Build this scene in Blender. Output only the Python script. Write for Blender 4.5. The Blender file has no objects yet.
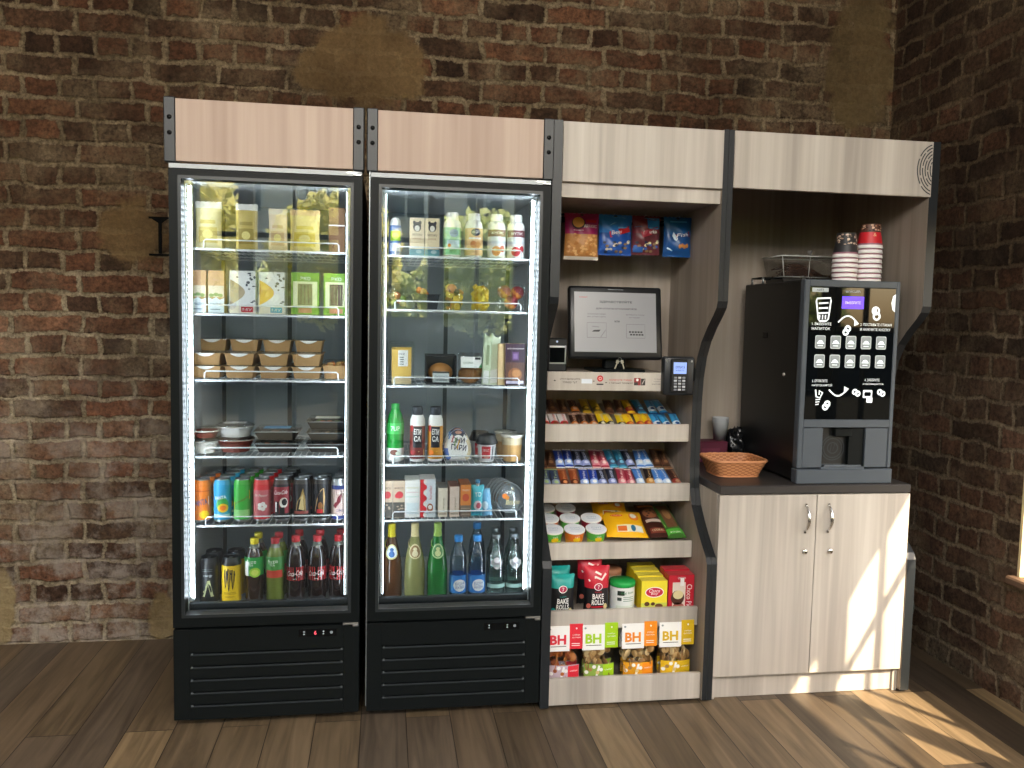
import bpy, bmesh, math, random
from mathutils import Vector, Matrix, Euler
FILL_LAMP = 23.
sc = bpy.context.scene
COL = sc.collection
PI = math.pi
rnd = random.Random(7)

# ------------------------------------------------------------------ materials
def lin(h):
    h = h.lstrip('#')
    out = []
    for i in (0, 2, 4):
        c = int(h[i:i+2], 16) / 255
        out.append(c / 12.92 if c <= .04045 else ((c + .055) / 1.055) ** 2.4)
    return (*out, 1.0)
_mats = {}
def P(hexc, r=.45, metal=0., alpha=1., emit=0., coat=0., trans=0.):
    k = (hexc, r, metal, alpha, emit, coat, trans)
    if k in _mats: return _mats[k]
    m = bpy.data.materials.new('mat_%s_%d' % (hexc.strip('#'), len(_mats)))
    m.use_nodes = True
    b = m.node_tree.nodes['Principled BSDF']
    b.inputs['Base Color'].default_value = lin(hexc)
    b.inputs['Roughness'].default_value = r
    b.inputs['Metallic'].default_value = metal
    b.inputs['Alpha'].default_value = alpha
    b.inputs['Coat Weight'].default_value = coat
    b.inputs['Transmission Weight'].default_value = trans
    if emit:
        b.inputs['Emission Color'].default_value = lin(hexc)
        b.inputs['Emission Strength'].default_value = emit
    _mats[k] = m
    return m
def newmat(name):
    m = bpy.data.materials.new(name); m.use_nodes = True
    return m, m.node_tree.nodes, m.node_tree.links
def pane_mat(name, f0, tint=(1, 1, 1, 1), rough=0.0, edge=.8):
    # thin glass: clear pass-through plus a mirror reflection that grows towards grazing angles
    m, n, l = newmat(name)
    n.remove(n['Principled BSDF'])
    out = n['Material Output']
    tr = n.new('ShaderNodeBsdfTransparent'); tr.inputs[0].default_value = tint
    gl = n.new('ShaderNodeBsdfGlossy'); gl.inputs['Roughness'].default_value = rough
    lw = n.new('ShaderNodeLayerWeight'); lw.inputs['Blend'].default_value = .25
    mr = n.new('ShaderNodeMapRange')
    mr.inputs['To Min'].default_value = f0; mr.inputs['To Max'].default_value = edge
    mx = n.new('ShaderNodeMixShader')
    l.new(lw.outputs['Fresnel'], mr.inputs['Value'])
    mr.inputs['From Min'].default_value = 0.02
    l.new(mr.outputs[0], mx.inputs[0]); l.new(tr.outputs[0], mx.inputs[1]); l.new(gl.outputs[0], mx.inputs[2])
    l.new(mx.outputs[0], out.inputs[0])
    return m
CLEAR = pane_mat('clear_plastic', .05, (.95, .96, .96, 1), .12, .35)
CLEARW = pane_mat('milky_plastic', .12, (.78, .8, .8, 1), .25)
SMOKE = pane_mat('smoky_plastic', .12, (.78, .8, .81, 1), .15, .5)
DOORGLASS = pane_mat('door_glass', .125, (.92, .95, .95, 1), 0.0)
def tinted(name, col, pass_, gloss=.1):
    m, n, l = newmat(name)
    b = n['Principled BSDF']; out = n['Material Output']
    b.inputs['Base Color'].default_value = lin(col); b.inputs['Roughness'].default_value = .06
    tr = n.new('ShaderNodeBsdfTransparent'); tr.inputs[0].default_value = lin(col)
    mx = n.new('ShaderNodeMixShader'); mx.inputs[0].default_value = 1 - pass_
    l.new(tr.outputs[0], mx.inputs[1]); l.new(b.outputs[0], mx.inputs[2]); l.new(mx.outputs[0], out.inputs[0])
    return m
def wood(name, ca, cb, cc, rough=.55, sx=38, sz=1.1):
    m, n, l = newmat(name)
    b = n['Principled BSDF']; b.inputs['Roughness'].default_value = rough
    g = n.new('ShaderNodeNewGeometry')
    mp = n.new('ShaderNodeMapping'); mp.inputs['Scale'].default_value = (sx, sx, sz)
    l.new(g.outputs['Position'], mp.inputs[0])
    nz = n.new('ShaderNodeTexNoise'); nz.inputs['Scale'].default_value = 1.0; nz.inputs['Detail'].default_value = 6
    nz.inputs['Distortion'].default_value = .35
    l.new(mp.outputs[0], nz.inputs['Vector'])
    mp2 = n.new('ShaderNodeMapping'); mp2.inputs['Scale'].default_value = (sx*.2, sx*.2, sz*.35)
    l.new(g.outputs['Position'], mp2.inputs[0])
    nz2 = n.new('ShaderNodeTexNoise'); nz2.inputs['Scale'].default_value = 1.0; nz2.inputs['Detail'].default_value = 3
    l.new(mp2.outputs[0], nz2.inputs['Vector'])
    ad = n.new('ShaderNodeMath'); ad.operation = 'MULTIPLY_ADD'; ad.inputs[1].default_value = .6
    mu = n.new('ShaderNodeMath'); mu.operation = 'MULTIPLY'; mu.inputs[1].default_value = .4
    l.new(nz2.outputs['Fac'], ad.inputs[0]); l.new(nz.outputs['Fac'], mu.inputs[0]); l.new(mu.outputs[0], ad.inputs[2])
    r = n.new('ShaderNodeValToRGB'); e = r.color_ramp.elements
    e[0].position = .36; e[0].color = lin(ca); e[1].position = .64; e[1].color = lin(cc)
    k = e.new(.5); k.color = lin(cb)
    l.new(ad.outputs[0], r.inputs[0]); l.new(r.outputs[0], b.inputs['Base Color'])
    return m
WOOD = wood('pale_laminate', '#a39b92', '#b8b0a6', '#cac3b9')
WOODP = wood('pinkish_laminate', '#a58e7f', '#b09a8b', '#bca899')
WOODD = wood('taupe_laminate', '#857a6f', '#978b7f', '#a4998d')
BLACK = P('#101415', .42); BLACKG = P('#0a0c0d', .2); EDGE = P('#1a1e22', .42); MATTE = P('#0b0b0b', .95)
for q_ in (BLACK, BLACKG, MATTE): q_.node_tree.nodes['Principled BSDF'].inputs['Specular IOR Level'].default_value = .14
STEEL = P('#c9ccce', .28, 1.); WIRE = P('#d9dde0', .35); CHROME = P('#dcdcdc', .15, 1.)
WHITE = P('#f0f0ee', .45); GREYL = P('#b9c0c4', .5)

# ------------------------------------------------------------------ mesh builder
_txt = {}
def text_mesh(s, bold):
    k = (s, bold)
    if k in _txt: return _txt[k]
    cu = bpy.data.curves.new('lettering', 'FONT'); cu.body = s; cu.size = 1; cu.resolution_u = 2
    cu.offset = bold
    ob = bpy.data.objects.new('lettering', cu); me = ob.to_mesh()
    vs = [(v.co.x, v.co.y) for v in me.vertices]; fs = [tuple(p.vertices) for p in me.polygons]
    ob.to_mesh_clear(); bpy.data.objects.remove(ob); bpy.data.curves.remove(cu)
    if vs:
        x0 = min(v[0] for v in vs); x1 = max(v[0] for v in vs); y0 = min(v[1] for v in vs); y1 = max(v[1] for v in vs)
    else: x0 = y0 = 0; x1 = y1 = 1
    _txt[k] = (vs, fs, x0, x1, y0, y1)
    return _txt[k]
class MB:
    def __init__(s): s.v = []; s.f = []; s.m = []; s.sm = []; s.mats = []
    def mi(s, mat):
        if mat not in s.mats: s.mats.append(mat)
        return s.mats.index(mat)
    def add(s, vs, fs, mat, smooth=False, X=None):
        o = len(s.v)
        s.v += [tuple(X @ Vector(v)) if X else tuple(v) for v in vs]
        ms = mat if isinstance(mat, list) else None
        for i, f in enumerate(fs):
            s.f.append([o + j for j in f]); s.m.append(s.mi(ms[i] if ms else mat)); s.sm.append(smooth)
        return s
    def box(s, x0, x1, y0, y1, z0, z1, mat, b=0., X=None, seg=1):
        if b <= 0:
            vs = [(x, y, z) for x in (x0, x1) for y in (y0, y1) for z in (z0, z1)]
            fs = [(0, 1, 3, 2), (4, 6, 7, 5), (0, 4, 5, 1), (2, 3, 7, 6), (0, 2, 6, 4), (1, 5, 7, 3)]
            return s.add(vs, fs, mat, False, X)
        bm = bmesh.new(); bmesh.ops.create_cube(bm, size=1)
        for v in bm.verts:
            v.co = Vector(((x0+x1)/2 + v.co.x*(x1-x0), (y0+y1)/2 + v.co.y*(y1-y0), (z0+z1)/2 + v.co.z*(z1-z0)))
        bmesh.ops.bevel(bm, geom=bm.edges[:], offset=min(b, .49*min(x1-x0, y1-y0, z1-z0)), segments=seg, affect='EDGES', profile=.5)
        s.bm(bm, mat, seg > 1, X); bm.free(); return s
    def bm(s, bm, mat, smooth=False, X=None):
        bm.verts.index_update()
        return s.add([v.co[:] for v in bm.verts], [[v.index for v in f.verts] for f in bm.faces], mat, smooth, X)
    def lathe(s, prof, mats, seg=24, X=None, smooth=True, sx=1., sy=1.):
        vs = []; fs = []; ms = []
        for r, z in prof:
            for k in range(seg):
                a = 2*PI*k/seg; vs.append((r*math.sin(a)*sx, -r*math.cos(a)*sy, z))
        for i in range(len(prof)-1):
            if abs(prof[i][0]-prof[i+1][0]) + abs(prof[i][1]-prof[i+1][1]) < 1e-7: continue
            m = mats[min(i, len(mats)-1)] if isinstance(mats, (list, tuple)) else mats
            for k in range(seg):
                a, b = i*seg+k, i*seg+(k+1) % seg
                q = [a, b, b+seg, a+seg]
                if prof[i][0] < 1e-7: q = [a, b+seg, a+seg]
                elif prof[i+1][0] < 1e-7: q = [a, b, a+seg]
                fs.append(q); ms.append(m)
        return s.add(vs, fs, ms, smooth, X)
    def prism(s, pts, a0, a1, axis, side, cap0=None, cap1=None, X=None, smooth=False):
        # polygon pts extruded along axis: 'x' -> pts are (y,z); 'y' -> (x,z); 'z' -> (x,y)
        def mk(p, a): return {'x': (a, p[0], p[1]), 'y': (p[0], a, p[1]), 'z': (p[0], p[1], a)}[axis]
        n = len(pts); vs = [mk(p, a0) for p in pts] + [mk(p, a1) for p in pts]
        s.add(vs, [(i, (i+1) % n, n+(i+1) % n, n+i) for i in range(n)], side, smooth, X)
        s.add(vs, [list(range(n))[::-1]], cap0 or side, False, X); s.add(vs, [list(range(n, 2*n))], cap1 or cap0 or side, False, X)
        return s
    def tube(s, pts, r, mat, seg=6, closed=False, X=None):
        pts = [Vector(p) for p in pts]; n = len(pts); vs = []; fs = []
        up = Vector((0.13, .21, .97))
        for i, p in enumerate(pts):
            if closed: t = pts[(i+1) % n] - pts[i-1]
            else: t = pts[min(i+1, n-1)] - pts[max(i-1, 0)]
            t.normalize()
            if abs(t.dot(up)) > .95: up = Vector((.9, .3, .1))
            a = t.cross(up).normalized(); b = t.cross(a).normalized()
            rr = r[i] if isinstance(r, (list, tuple)) else r
            for k in range(seg):
                w = 2*PI*k/seg; vs.append(p + a*math.cos(w)*rr + b*math.sin(w)*rr)
        for i in range(n if closed else n-1):
            for k in range(seg):
                j = (i+1) % n; fs.append((i*seg+k, i*seg+(k+1) % seg, j*seg+(k+1) % seg, j*seg+k))
        if not closed: fs += [tuple(range(seg))[::-1], tuple(range((n-1)*seg, n*seg))]
        return s.add([v[:] for v in vs], fs, mat, seg > 4, X)
    def grid(s, fn, nu, nv, mat, smooth=True, X=None):
        vs = [fn(i/nu, j/nv) for j in range(nv+1) for i in range(nu+1)]
        fs = [(j*(nu+1)+i, j*(nu+1)+i+1, (j+1)*(nu+1)+i+1, (j+1)*(nu+1)+i) for j in range(nv) for i in range(nu)]
        if callable(mat): mat = [mat((i+.5)/nu, (j+.5)/nv) for j in range(nv) for i in range(nu)]
        return s.add(vs, fs, mat, smooth, X)
    def ball(s, c, r, mat, nu=14, nv=8, sc_=(1, 1, 1), X=None):
        def fn(u, v):
            a = 2*PI*u; t = PI*(v-.5); return (c[0]+r*sc_[0]*math.cos(t)*math.cos(a), c[1]+r*sc_[1]*math.cos(t)*math.sin(a), c[2]+r*sc_[2]*math.sin(t))
        return s.grid(fn, nu, nv, mat, True, X)
    # printed marks laid on a surface S(u, v, lift)
    def drect(s, S, u0, v0, u1, v1, mat, e=.0006, nu=1, nv=1):
        return s.grid(lambda a, b: S(u0+(u1-u0)*a, v0+(v1-v0)*b, e), nu, nv, mat, False)
    def dpoly(s, S, pts, mat, e=.0006):
        return s.add([S(u, v, e) for u, v in pts], [list(range(len(pts)))], mat)
    def dell(s, S, cu, cv, ru, rv, mat, e=.0006, n=18, rings=1):
        vs = [S(cu, cv, e)]; fs = []
        for k in range(1, rings+1):
            for i in range(n): vs.append(S(cu+ru*k/rings*math.cos(2*PI*i/n), cv+rv*k/rings*math.sin(2*PI*i/n), e))
        fs = [(0, 1+i, 1+(i+1) % n) for i in range(n)]
        for k in range(1, rings):
            o = 1+(k-1)*n; fs += [(o+i, o+n+i, o+n+(i+1) % n, o+(i+1) % n) for i in range(n)]
        return s.add(vs, fs, mat)
    def dline(s, S, pts, w, mat, e=.0008):
        vs = []; n = len(pts)
        for i, (u, v) in enumerate(pts):
            a = pts[max(i-1, 0)]; b = pts[min(i+1, n-1)]; d = math.hypot(b[0]-a[0], b[1]-a[1]) or 1
            nx, ny = -(b[1]-a[1])/d*w/2, (b[0]-a[0])/d*w/2
            vs += [S(u-nx, v-ny, e), S(u+nx, v+ny, e)]
        return s.add(vs, [(2*i, 2*i+2, 2*i+3, 2*i+1) for i in range(n-1)], mat)
    def dtext(s, S, t, cu, cv, h, mat, e=.0009, w=None, rot=0., bold=.0, slant=0.):
        vs, fs, x0, x1, y0, y1 = text_mesh(t, bold)
        k = h/(y1-y0); kx = (w/(x1-x0)) if w else k; cr, sr = math.cos(rot), math.sin(rot)
        out = []
        for x, y in vs:
            a = (x-(x0+x1)/2)*kx; b = (y-(y0+y1)/2)*k; a += slant*b
            out.append(S(cu+a*cr-b*sr, cv+a*sr+b*cr, e))
        return s.add(out, fs, mat)
    def build(s, name, parent=None, org=None, loc=None, rot=None):
        me = bpy.data.meshes.new(name); o = Vector(org) if org else Vector((0, 0, 0))
        me.from_pydata([Vector(v)-o for v in s.v], [], s.f)
        for m in s.mats: me.materials.append(m)
        me.polygons.foreach_set('material_index', s.m); me.polygons.foreach_set('use_smooth', s.sm)
        me.update()
        ob = bpy.data.objects.new(name, me); COL.objects.link(ob)
        if parent: ob.parent = parent
        if loc: ob.location = loc
        if rot: ob.rotation_euler = rot
        return ob
def flat(y): return lambda u, v, e: (u, y-e, v)
def cyl(rf, r0=None):
    f = rf if callable(rf) else (lambda v: rf)
    b = r0 or (rf if not callable(rf) else f(0.03))
    return lambda u, v, e: ((f(v)+e)*math.sin(u/b), -(f(v)+e)*math.cos(u/b), v)
def tag(o, label=None, cat=None, group=None, kind=None):
    if label: o['label'] = label
    if cat: o['category'] = cat
    if group: o['group'] = group
    if kind: o['kind'] = kind
    return o
def thing(name, label, cat, loc=(0, 0, 0), rot=None, group=None):
    o = bpy.data.objects.new(name, None); COL.objects.link(o); o.empty_display_size = .02
    o.location = loc
    if rot: o.rotation_euler = rot
    return tag(o, label, cat, group)
def dup(o, loc, label=None, rot=None):
    kids = {}
    for q in list(bpy.data.objects):
        if q.parent: kids.setdefault(q.parent.name, []).append(q)
    def rec(a, par):
        c = a.copy(); COL.objects.link(c)
        if par: c.parent = par
        for k in kids.get(a.name, []): rec(k, c)
        return c
    r = rec(o, None); r.location = loc
    if rot is not None: r.rotation_euler = rot
    if label: r['label'] = label
    return r
def struct(o): o['kind'] = 'structure'; return o

# ------------------------------------------------------------------ the room
YB, XR, YF, XL, ZC = .81, 2.965, -4.3, -2.6, 5.4
def brick_mat(name, ax, ramp, mort, patches=(), soot=None, salt=0., high=False):
    m, n, l = newmat(name); b = n['Principled BSDF']
    g = n.new('ShaderNodeNewGeometry'); sp = n.new('ShaderNodeSeparateXYZ'); l.new(g.outputs['Position'], sp.inputs[0])
    cb = n.new('ShaderNodeCombineXYZ'); l.new(sp.outputs[ax], cb.inputs[0]); l.new(sp.outputs[2], cb.inputs[1])
    def noise(scale, detail=5, src=None, rough=.6):
        t = n.new('ShaderNodeTexNoise'); t.inputs['Scale'].default_value = scale; t.inputs['Detail'].default_value = detail
        t.inputs['Roughness'].default_value = rough; l.new(src or g.outputs['Position'], t.inputs['Vector']); return t
    def math_(op, a, bb=None, c=None):
        t = n.new('ShaderNodeMath'); t.operation = op; t.use_clamp = op == 'MULTIPLY_ADD'
        for i, x in enumerate((a, bb, c)):
            if x is None: continue
            if isinstance(x, (int, float)): t.inputs[i].default_value = x
            else: l.new(x, t.inputs[i])
        return t.outputs[0]
    def mix(f, a, bb, mode='MIX'):
        t = n.new('ShaderNodeMix'); t.data_type = 'RGBA'; t.blend_type = mode
        for i, x in ((0, f), (6, a), (7, bb)):
            if isinstance(x, (int, float)): t.inputs[i].default_value = x
            elif isinstance(x, tuple): t.inputs[i].default_value = x
            else: l.new(x, t.inputs[i])
        return t.outputs[2]
    def smooth(x, lo, hi):
        t = n.new('ShaderNodeMapRange'); t.interpolation_type = 'SMOOTHSTEP'
        l.new(x, t.inputs[0]); t.inputs[1].default_value = lo; t.inputs[2].default_value = hi; return t.outputs[0]
    nd = noise(7, 4); vs_ = n.new('ShaderNodeVectorMath'); vs_.operation = 'SUBTRACT'; l.new(nd.outputs['Color'], vs_.inputs[0]); vs_.inputs[1].default_value = (.5, .5, .5)
    sc_ = n.new('ShaderNodeVectorMath'); sc_.operation = 'SCALE'; l.new(vs_.outputs[0], sc_.inputs[0]); sc_.inputs['Scale'].default_value = .062
    av = n.new('ShaderNodeVectorMath'); l.new(cb.outputs[0], av.inputs[0]); l.new(sc_.outputs[0], av.inputs[1])
    def bricktex(ms, sm):
        t = n.new('ShaderNodeTexBrick'); t.offset = .5; t.offset_frequency = 2; t.squash = .5; t.squash_frequency = 2
        t.inputs['Scale'].default_value = 1; t.inputs['Brick Width'].default_value = .268; t.inputs['Row Height'].default_value = .085
        t.inputs['Mortar Size'].default_value = ms; t.inputs['Mortar Smooth'].default_value = sm; t.inputs['Bias'].default_value = 0
        t.inputs['Color1'].default_value = (0, 0, 0, 1); t.inputs['Color2'].default_value = (1, 1, 1, 1); t.inputs['Mortar'].default_value = (.5, .5, .5, 1)
        l.new(av.outputs[0], t.inputs['Vector']); return t
    bt = bricktex(.009, .45); bw = bricktex(.027, 1.)
    r = n.new('ShaderNodeValToRGB'); e = r.color_ramp.elements
    e[0].position = 0; e[0].color = lin(ramp[0]); e[1].position = 1; e[1].color = lin(ramp[-1])
    for i, c in enumerate(ramp[1:-1]): e.new((i+1)/(len(ramp)-1)).color = lin(c)
    l.new(bt.outputs['Color'], r.inputs[0])
    fine = noise(52, 9, rough=.78); mid = noise(9, 6, rough=.65); big = noise(1.7, 4)
    bc = mix(.75, r.outputs[0], mix(smooth(mid.outputs['Fac'], .3, .72), (.40, .38, .36, 1), (1.5, 1.45, 1.36, 1)), 'MULTIPLY')
    bc = mix(.8, bc, mix(smooth(fine.outputs['Fac'], .3, .7), (.22, .21, .20, 1), (1.95, 1.88, 1.78, 1)), 'MULTIPLY')
    # mortar smeared unevenly over the joints and over some faces
    ragged = smooth(math_('ADD', bw.outputs['Fac'], math_('ADD', math_('MULTIPLY', math_('SUBTRACT', fine.outputs['Fac'], .5), 1.1), math_('MULTIPLY', math_('SUBTRACT', mid.outputs['Fac'], .5), .9))), .58, .80)
    smear = smooth(noise(4.2, 6, rough=.62).outputs['Fac'], .44, .70)
    ms = math_('MULTIPLY_ADD', smear, .62, math_('MULTIPLY', ragged, 1.1))
    ms = math_('MULTIPLY', ms, smooth(math_('ADD', math_('MULTIPLY', fine.outputs['Fac'], .7), math_('MULTIPLY', mid.outputs['Fac'], .3)), .30, .52))
    mc = mix(smooth(noise(14, 5).outputs['Fac'], .35, .7), lin(mort[0]), lin(mort[1]))
    mc = mix(.8, mc, mix(smooth(noise(70, 6, rough=.8).outputs['Fac'], .36, .62), (.45, .43, .40, 1), (1.5, 1.47, 1.42, 1)), 'MULTIPLY')
    col = mix(ms, bc, mc)
    if salt:
        zz = smooth(sp.outputs[2], 1.45, .3); sa = math_('MULTIPLY', smooth(noise(8, 8, rough=.72).outputs['Fac'], .42, .64), zz)
        col = mix(math_('MULTIPLY', sa, salt), col, lin('#b7aba0'))
    pm = None
    for (cu, cz, ru, rz, colr) in patches:
        w = noise(5.5, 6, rough=.65)
        a = math_('DIVIDE', math_('SUBTRACT', sp.outputs[ax], cu), ru); bb = math_('DIVIDE', math_('SUBTRACT', sp.outputs[2], cz), rz)
        d = math_('POWER', math_('ADD', math_('POWER', math_('ABSOLUTE', a), 2.), math_('POWER', math_('ABSOLUTE', bb), 2.)), .5)
        d = math_('ADD', d, math_('MULTIPLY', math_('SUBTRACT', w.outputs['Fac'], .5), 2.2))
        f = math_('MULTIPLY', smooth(d, 1.12, .82), .88)
        pc = mix(smooth(fine.outputs['Fac'], .3, .75), lin(colr[0]), lin(colr[1]))
        col = mix(f, col, pc); pm = f if pm is None else math_('MAXIMUM', pm, f)
    if high:   # shade put into the colour of the upper courses, ragged lower edge
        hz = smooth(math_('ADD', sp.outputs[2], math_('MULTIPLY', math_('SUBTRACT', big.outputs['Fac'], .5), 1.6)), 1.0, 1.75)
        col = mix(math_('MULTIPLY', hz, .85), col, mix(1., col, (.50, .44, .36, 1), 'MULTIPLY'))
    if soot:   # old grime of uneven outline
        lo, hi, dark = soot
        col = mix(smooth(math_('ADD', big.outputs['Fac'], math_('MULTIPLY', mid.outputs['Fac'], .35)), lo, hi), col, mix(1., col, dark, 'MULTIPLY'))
    l.new(col, b.inputs['Base Color']); b.inputs['Roughness'].default_value = .9
    b.inputs['Specular IOR Level'].default_value = .2
    h = math_('SUBTRACT', 1., math_('MAXIMUM', bt.outputs['Fac'], math_('MULTIPLY', ragged, .7)))
    if pm is not None: h = mix(pm, h, (1.15, 1.15, 1.15, 1))
    h = math_('ADD', h, math_('ADD', math_('MULTIPLY', fine.outputs['Fac'], .8), math_('MULTIPLY', mid.outputs['Fac'], 1.1)))
    bp = n.new('ShaderNodeBump'); bp.inputs['Strength'].default_value = .9; bp.inputs['Distance'].default_value = .02
    l.new(h, bp.inputs['Height']); l.new(bp.outputs[0], b.inputs['Normal'])
    return m
PLA = ('#85704f', '#a58c66')
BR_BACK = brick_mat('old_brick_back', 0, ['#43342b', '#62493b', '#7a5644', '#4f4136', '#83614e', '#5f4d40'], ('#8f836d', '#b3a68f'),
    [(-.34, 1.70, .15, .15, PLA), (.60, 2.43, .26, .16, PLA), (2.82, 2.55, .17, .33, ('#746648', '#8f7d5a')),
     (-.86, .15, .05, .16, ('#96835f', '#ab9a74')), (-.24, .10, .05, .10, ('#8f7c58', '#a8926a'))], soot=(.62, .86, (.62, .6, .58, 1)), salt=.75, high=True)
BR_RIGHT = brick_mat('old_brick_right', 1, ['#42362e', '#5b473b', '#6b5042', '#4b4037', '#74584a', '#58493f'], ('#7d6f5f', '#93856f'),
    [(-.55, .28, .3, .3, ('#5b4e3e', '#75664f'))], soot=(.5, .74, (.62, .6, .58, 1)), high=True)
def floor_mat():
    m, n, l = newmat('oak_planks'); b = n['Principled BSDF']
    g = n.new('ShaderNodeNewGeometry'); sp = n.new('ShaderNodeSeparateXYZ'); l.new(g.outputs['Position'], sp.inputs[0])
    cb = n.new('ShaderNodeCombineXYZ'); l.new(sp.outputs[1], cb.inputs[0]); l.new(sp.outputs[0], cb.inputs[1])
    t = n.new('ShaderNodeTexBrick'); t.offset = .37; t.inputs['Scale'].default_value = 1; t.inputs['Brick Width'].default_value = 1.35
    t.inputs['Row Height'].default_value = .152; t.inputs['Mortar Size'].default_value = .0016; t.inputs['Mortar Smooth'].default_value = .2
    t.inputs['Color1'].default_value = (0, 0, 0, 1); t.inputs['Color2'].default_value = (1, 1, 1, 1); t.inputs['Mortar'].default_value = (.3, .3, .3, 1)
    l.new(cb.outputs[0], t.inputs['Vector'])
    r = n.new('ShaderNodeValToRGB'); e = r.color_ramp.elements
    e[0].position = 0; e[0].color = lin('#43382c'); e[1].position = 1; e[1].color = lin('#5a5046')
    for p_, c in ((.2, '#7d6b53'), (.4, '#40372f'), (.6, '#8a7659'), (.8, '#665746')): e.new(p_).color = lin(c)
    l.new(t.outputs['Color'], r.inputs[0])
    mp = n.new('ShaderNodeMapping'); mp.inputs['Scale'].default_value = (26, 1.6, 1); l.new(g.outputs['Position'], mp.inputs[0])
    ofs = n.new('ShaderNodeVectorMath'); l.new(mp.outputs[0], ofs.inputs[0])
    sc2 = n.new('ShaderNodeVectorMath'); sc2.operation = 'SCALE'; sc2.inputs['Scale'].default_value = 9; l.new(t.outputs['Color'], sc2.inputs[0]); l.new(sc2.outputs[0], ofs.inputs[1])
    w = n.new('ShaderNodeTexNoise'); w.inputs['Scale'].default_value = 1.; w.inputs['Detail'].default_value = 7; w.inputs['Distortion'].default_value = 1.3; l.new(ofs.outputs[0], w.inputs['Vector'])
    rr = n.new('ShaderNodeValToRGB'); q = rr.color_ramp.elements; q[0].position = .3; q[0].color = (.5, .48, .46, 1); q[1].position = .68; q[1].color = (1.3, 1.28, 1.25, 1); l.new(w.outputs['Fac'], rr.inputs[0])
    mx = n.new('ShaderNodeMix'); mx.data_type = 'RGBA'; mx.blend_type = 'MULTIPLY'; mx.inputs[0].default_value = .85; l.new(r.outputs[0], mx.inputs[6]); l.new(rr.outputs[0], mx.inputs[7])
    my = n.new('ShaderNodeMix'); my.data_type = 'RGBA'; l.new(t.outputs['Fac'], my.inputs[0]); l.new(mx.outputs[2], my.inputs[6]); my.inputs[7].default_value = lin('#241d17')
    l.new(my.outputs[2], b.inputs['Base Color']); b.inputs['Roughness'].default_value = .5
    bp = n.new('ShaderNodeBump'); bp.inputs['Strength'].default_value = .35; bp.inputs['Distance'].default_value = .004; bp.invert = True
    l.new(t.outputs['Fac'], bp.inputs['Height']); l.new(bp.outputs[0], b.inputs['Normal'])
    return m
struct(MB().box(XL-.2, XR+.3, YF-.1, YB+.2, -.1, 0, floor_mat()).build('floor'))
struct(MB().box(XL-.2, XR+.3, YF-.1, YB+.2, ZC, ZC+.1, P('#c9c3b6', .9)).build('ceiling'))
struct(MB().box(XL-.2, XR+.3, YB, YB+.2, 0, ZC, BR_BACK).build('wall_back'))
struct(MB().box(XL-.2, XL, YF-.1, YB, 0, ZC, P('#b5aea3', .9)).build('wall_left'))
# right wall with its low window; the reveal is cream plaster
WT, Wy0, Wy1, Wz0, Wz1 = .235, -2.6, -.14, .48, 1.81
CREAM = P('#d9c79c', .85)
w = MB(); x1 = XR+WT
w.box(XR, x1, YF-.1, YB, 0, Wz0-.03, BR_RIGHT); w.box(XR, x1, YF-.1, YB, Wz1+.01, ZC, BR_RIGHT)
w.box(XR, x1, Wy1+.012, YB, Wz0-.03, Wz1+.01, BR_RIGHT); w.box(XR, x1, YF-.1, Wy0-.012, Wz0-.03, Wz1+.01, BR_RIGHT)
w.box(XR+.002, x1, Wy1, Wy1+.012, Wz0, Wz1, CREAM); w.box(XR+.002, x1, Wy0-.012, Wy0, Wz0, Wz1, CREAM); w.box(XR+.002, x1, Wy0, Wy1, Wz1, Wz1+.01, CREAM)
struct(w.build('wall_right'))
struct(MB().box(XR-.035, x1, Wy0-.03, Wy1+.03, Wz0-.03, Wz0, P('#5c4738', .6), .006).build('trim_1'))
w = MB(); FR = P('#2b2a29', .5)
xa, xb = 3.085, 3.12
for (a, b_) in ((Wy0, Wy0+.05), (-1.50, -1.345), (Wy1-.04, Wy1)): w.box(xa, xb, a, b_, Wz0, Wz1, FR)
w.box(xa, xb, Wy0, Wy1, Wz0, Wz0+.03, FR); w.box(xa, xb, Wy0, Wy1, Wz1-.03, Wz1, FR)
w.box(xa+.008, xb-.008, -1.095, -1.07, Wz0, Wz1, FR); w.box(xa+.008, xb-.008, -2.02, -1.995, Wz0, Wz1, FR)
w.box(xa+.008, xb-.008, Wy0, Wy1, 1.35, 1.375, FR)
struct(w.build('window_1'))
# glazed street front behind the camera: dark posts, one transom
w = MB(); MULL = P('#1d2023', .4)
for x, t in ((-2.5, .1), (-1.95, .03), (-1.22, .12), (-.83, .025), (-.44, .115), (-.06, .025), (.33, .07), (.72, .025), (1.1, .13), (1.45, .025), (1.92, .3), (2.5, .03)):
    w.box(x-t/2, x+t/2, YF-.06, YF+.06, 0, ZC, MULL)
for z, t in ((.06, .12), (2.02, .035), (5.0, .8)): w.box(XL, XR, YF-.04, YF+.04, z-t/2, z+t/2, MULL)  # deep top band added to block high sun from the room
struct(w.build('window_2'))
struct(MB().box(-.272, -.190, YB-.006, YB+.05, 1.752, 1.760, MATTE).box(-.235, -.222, YB-.006, YB+.05, 1.612, 1.755, MATTE)
       .box(-.272, -.190, YB-.006, YB+.05, 1.603, 1.611, MATTE).prism([(-.262, 1.752), (-.235, 1.735), (-.235, 1.752)], YB-.005, YB+.04, 'y', MATTE)
       .prism([(-.2, 1.752), (-.222, 1.735), (-.222, 1.752)], YB-.005, YB+.04, 'y', MATTE).build('trim_2'))

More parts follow.
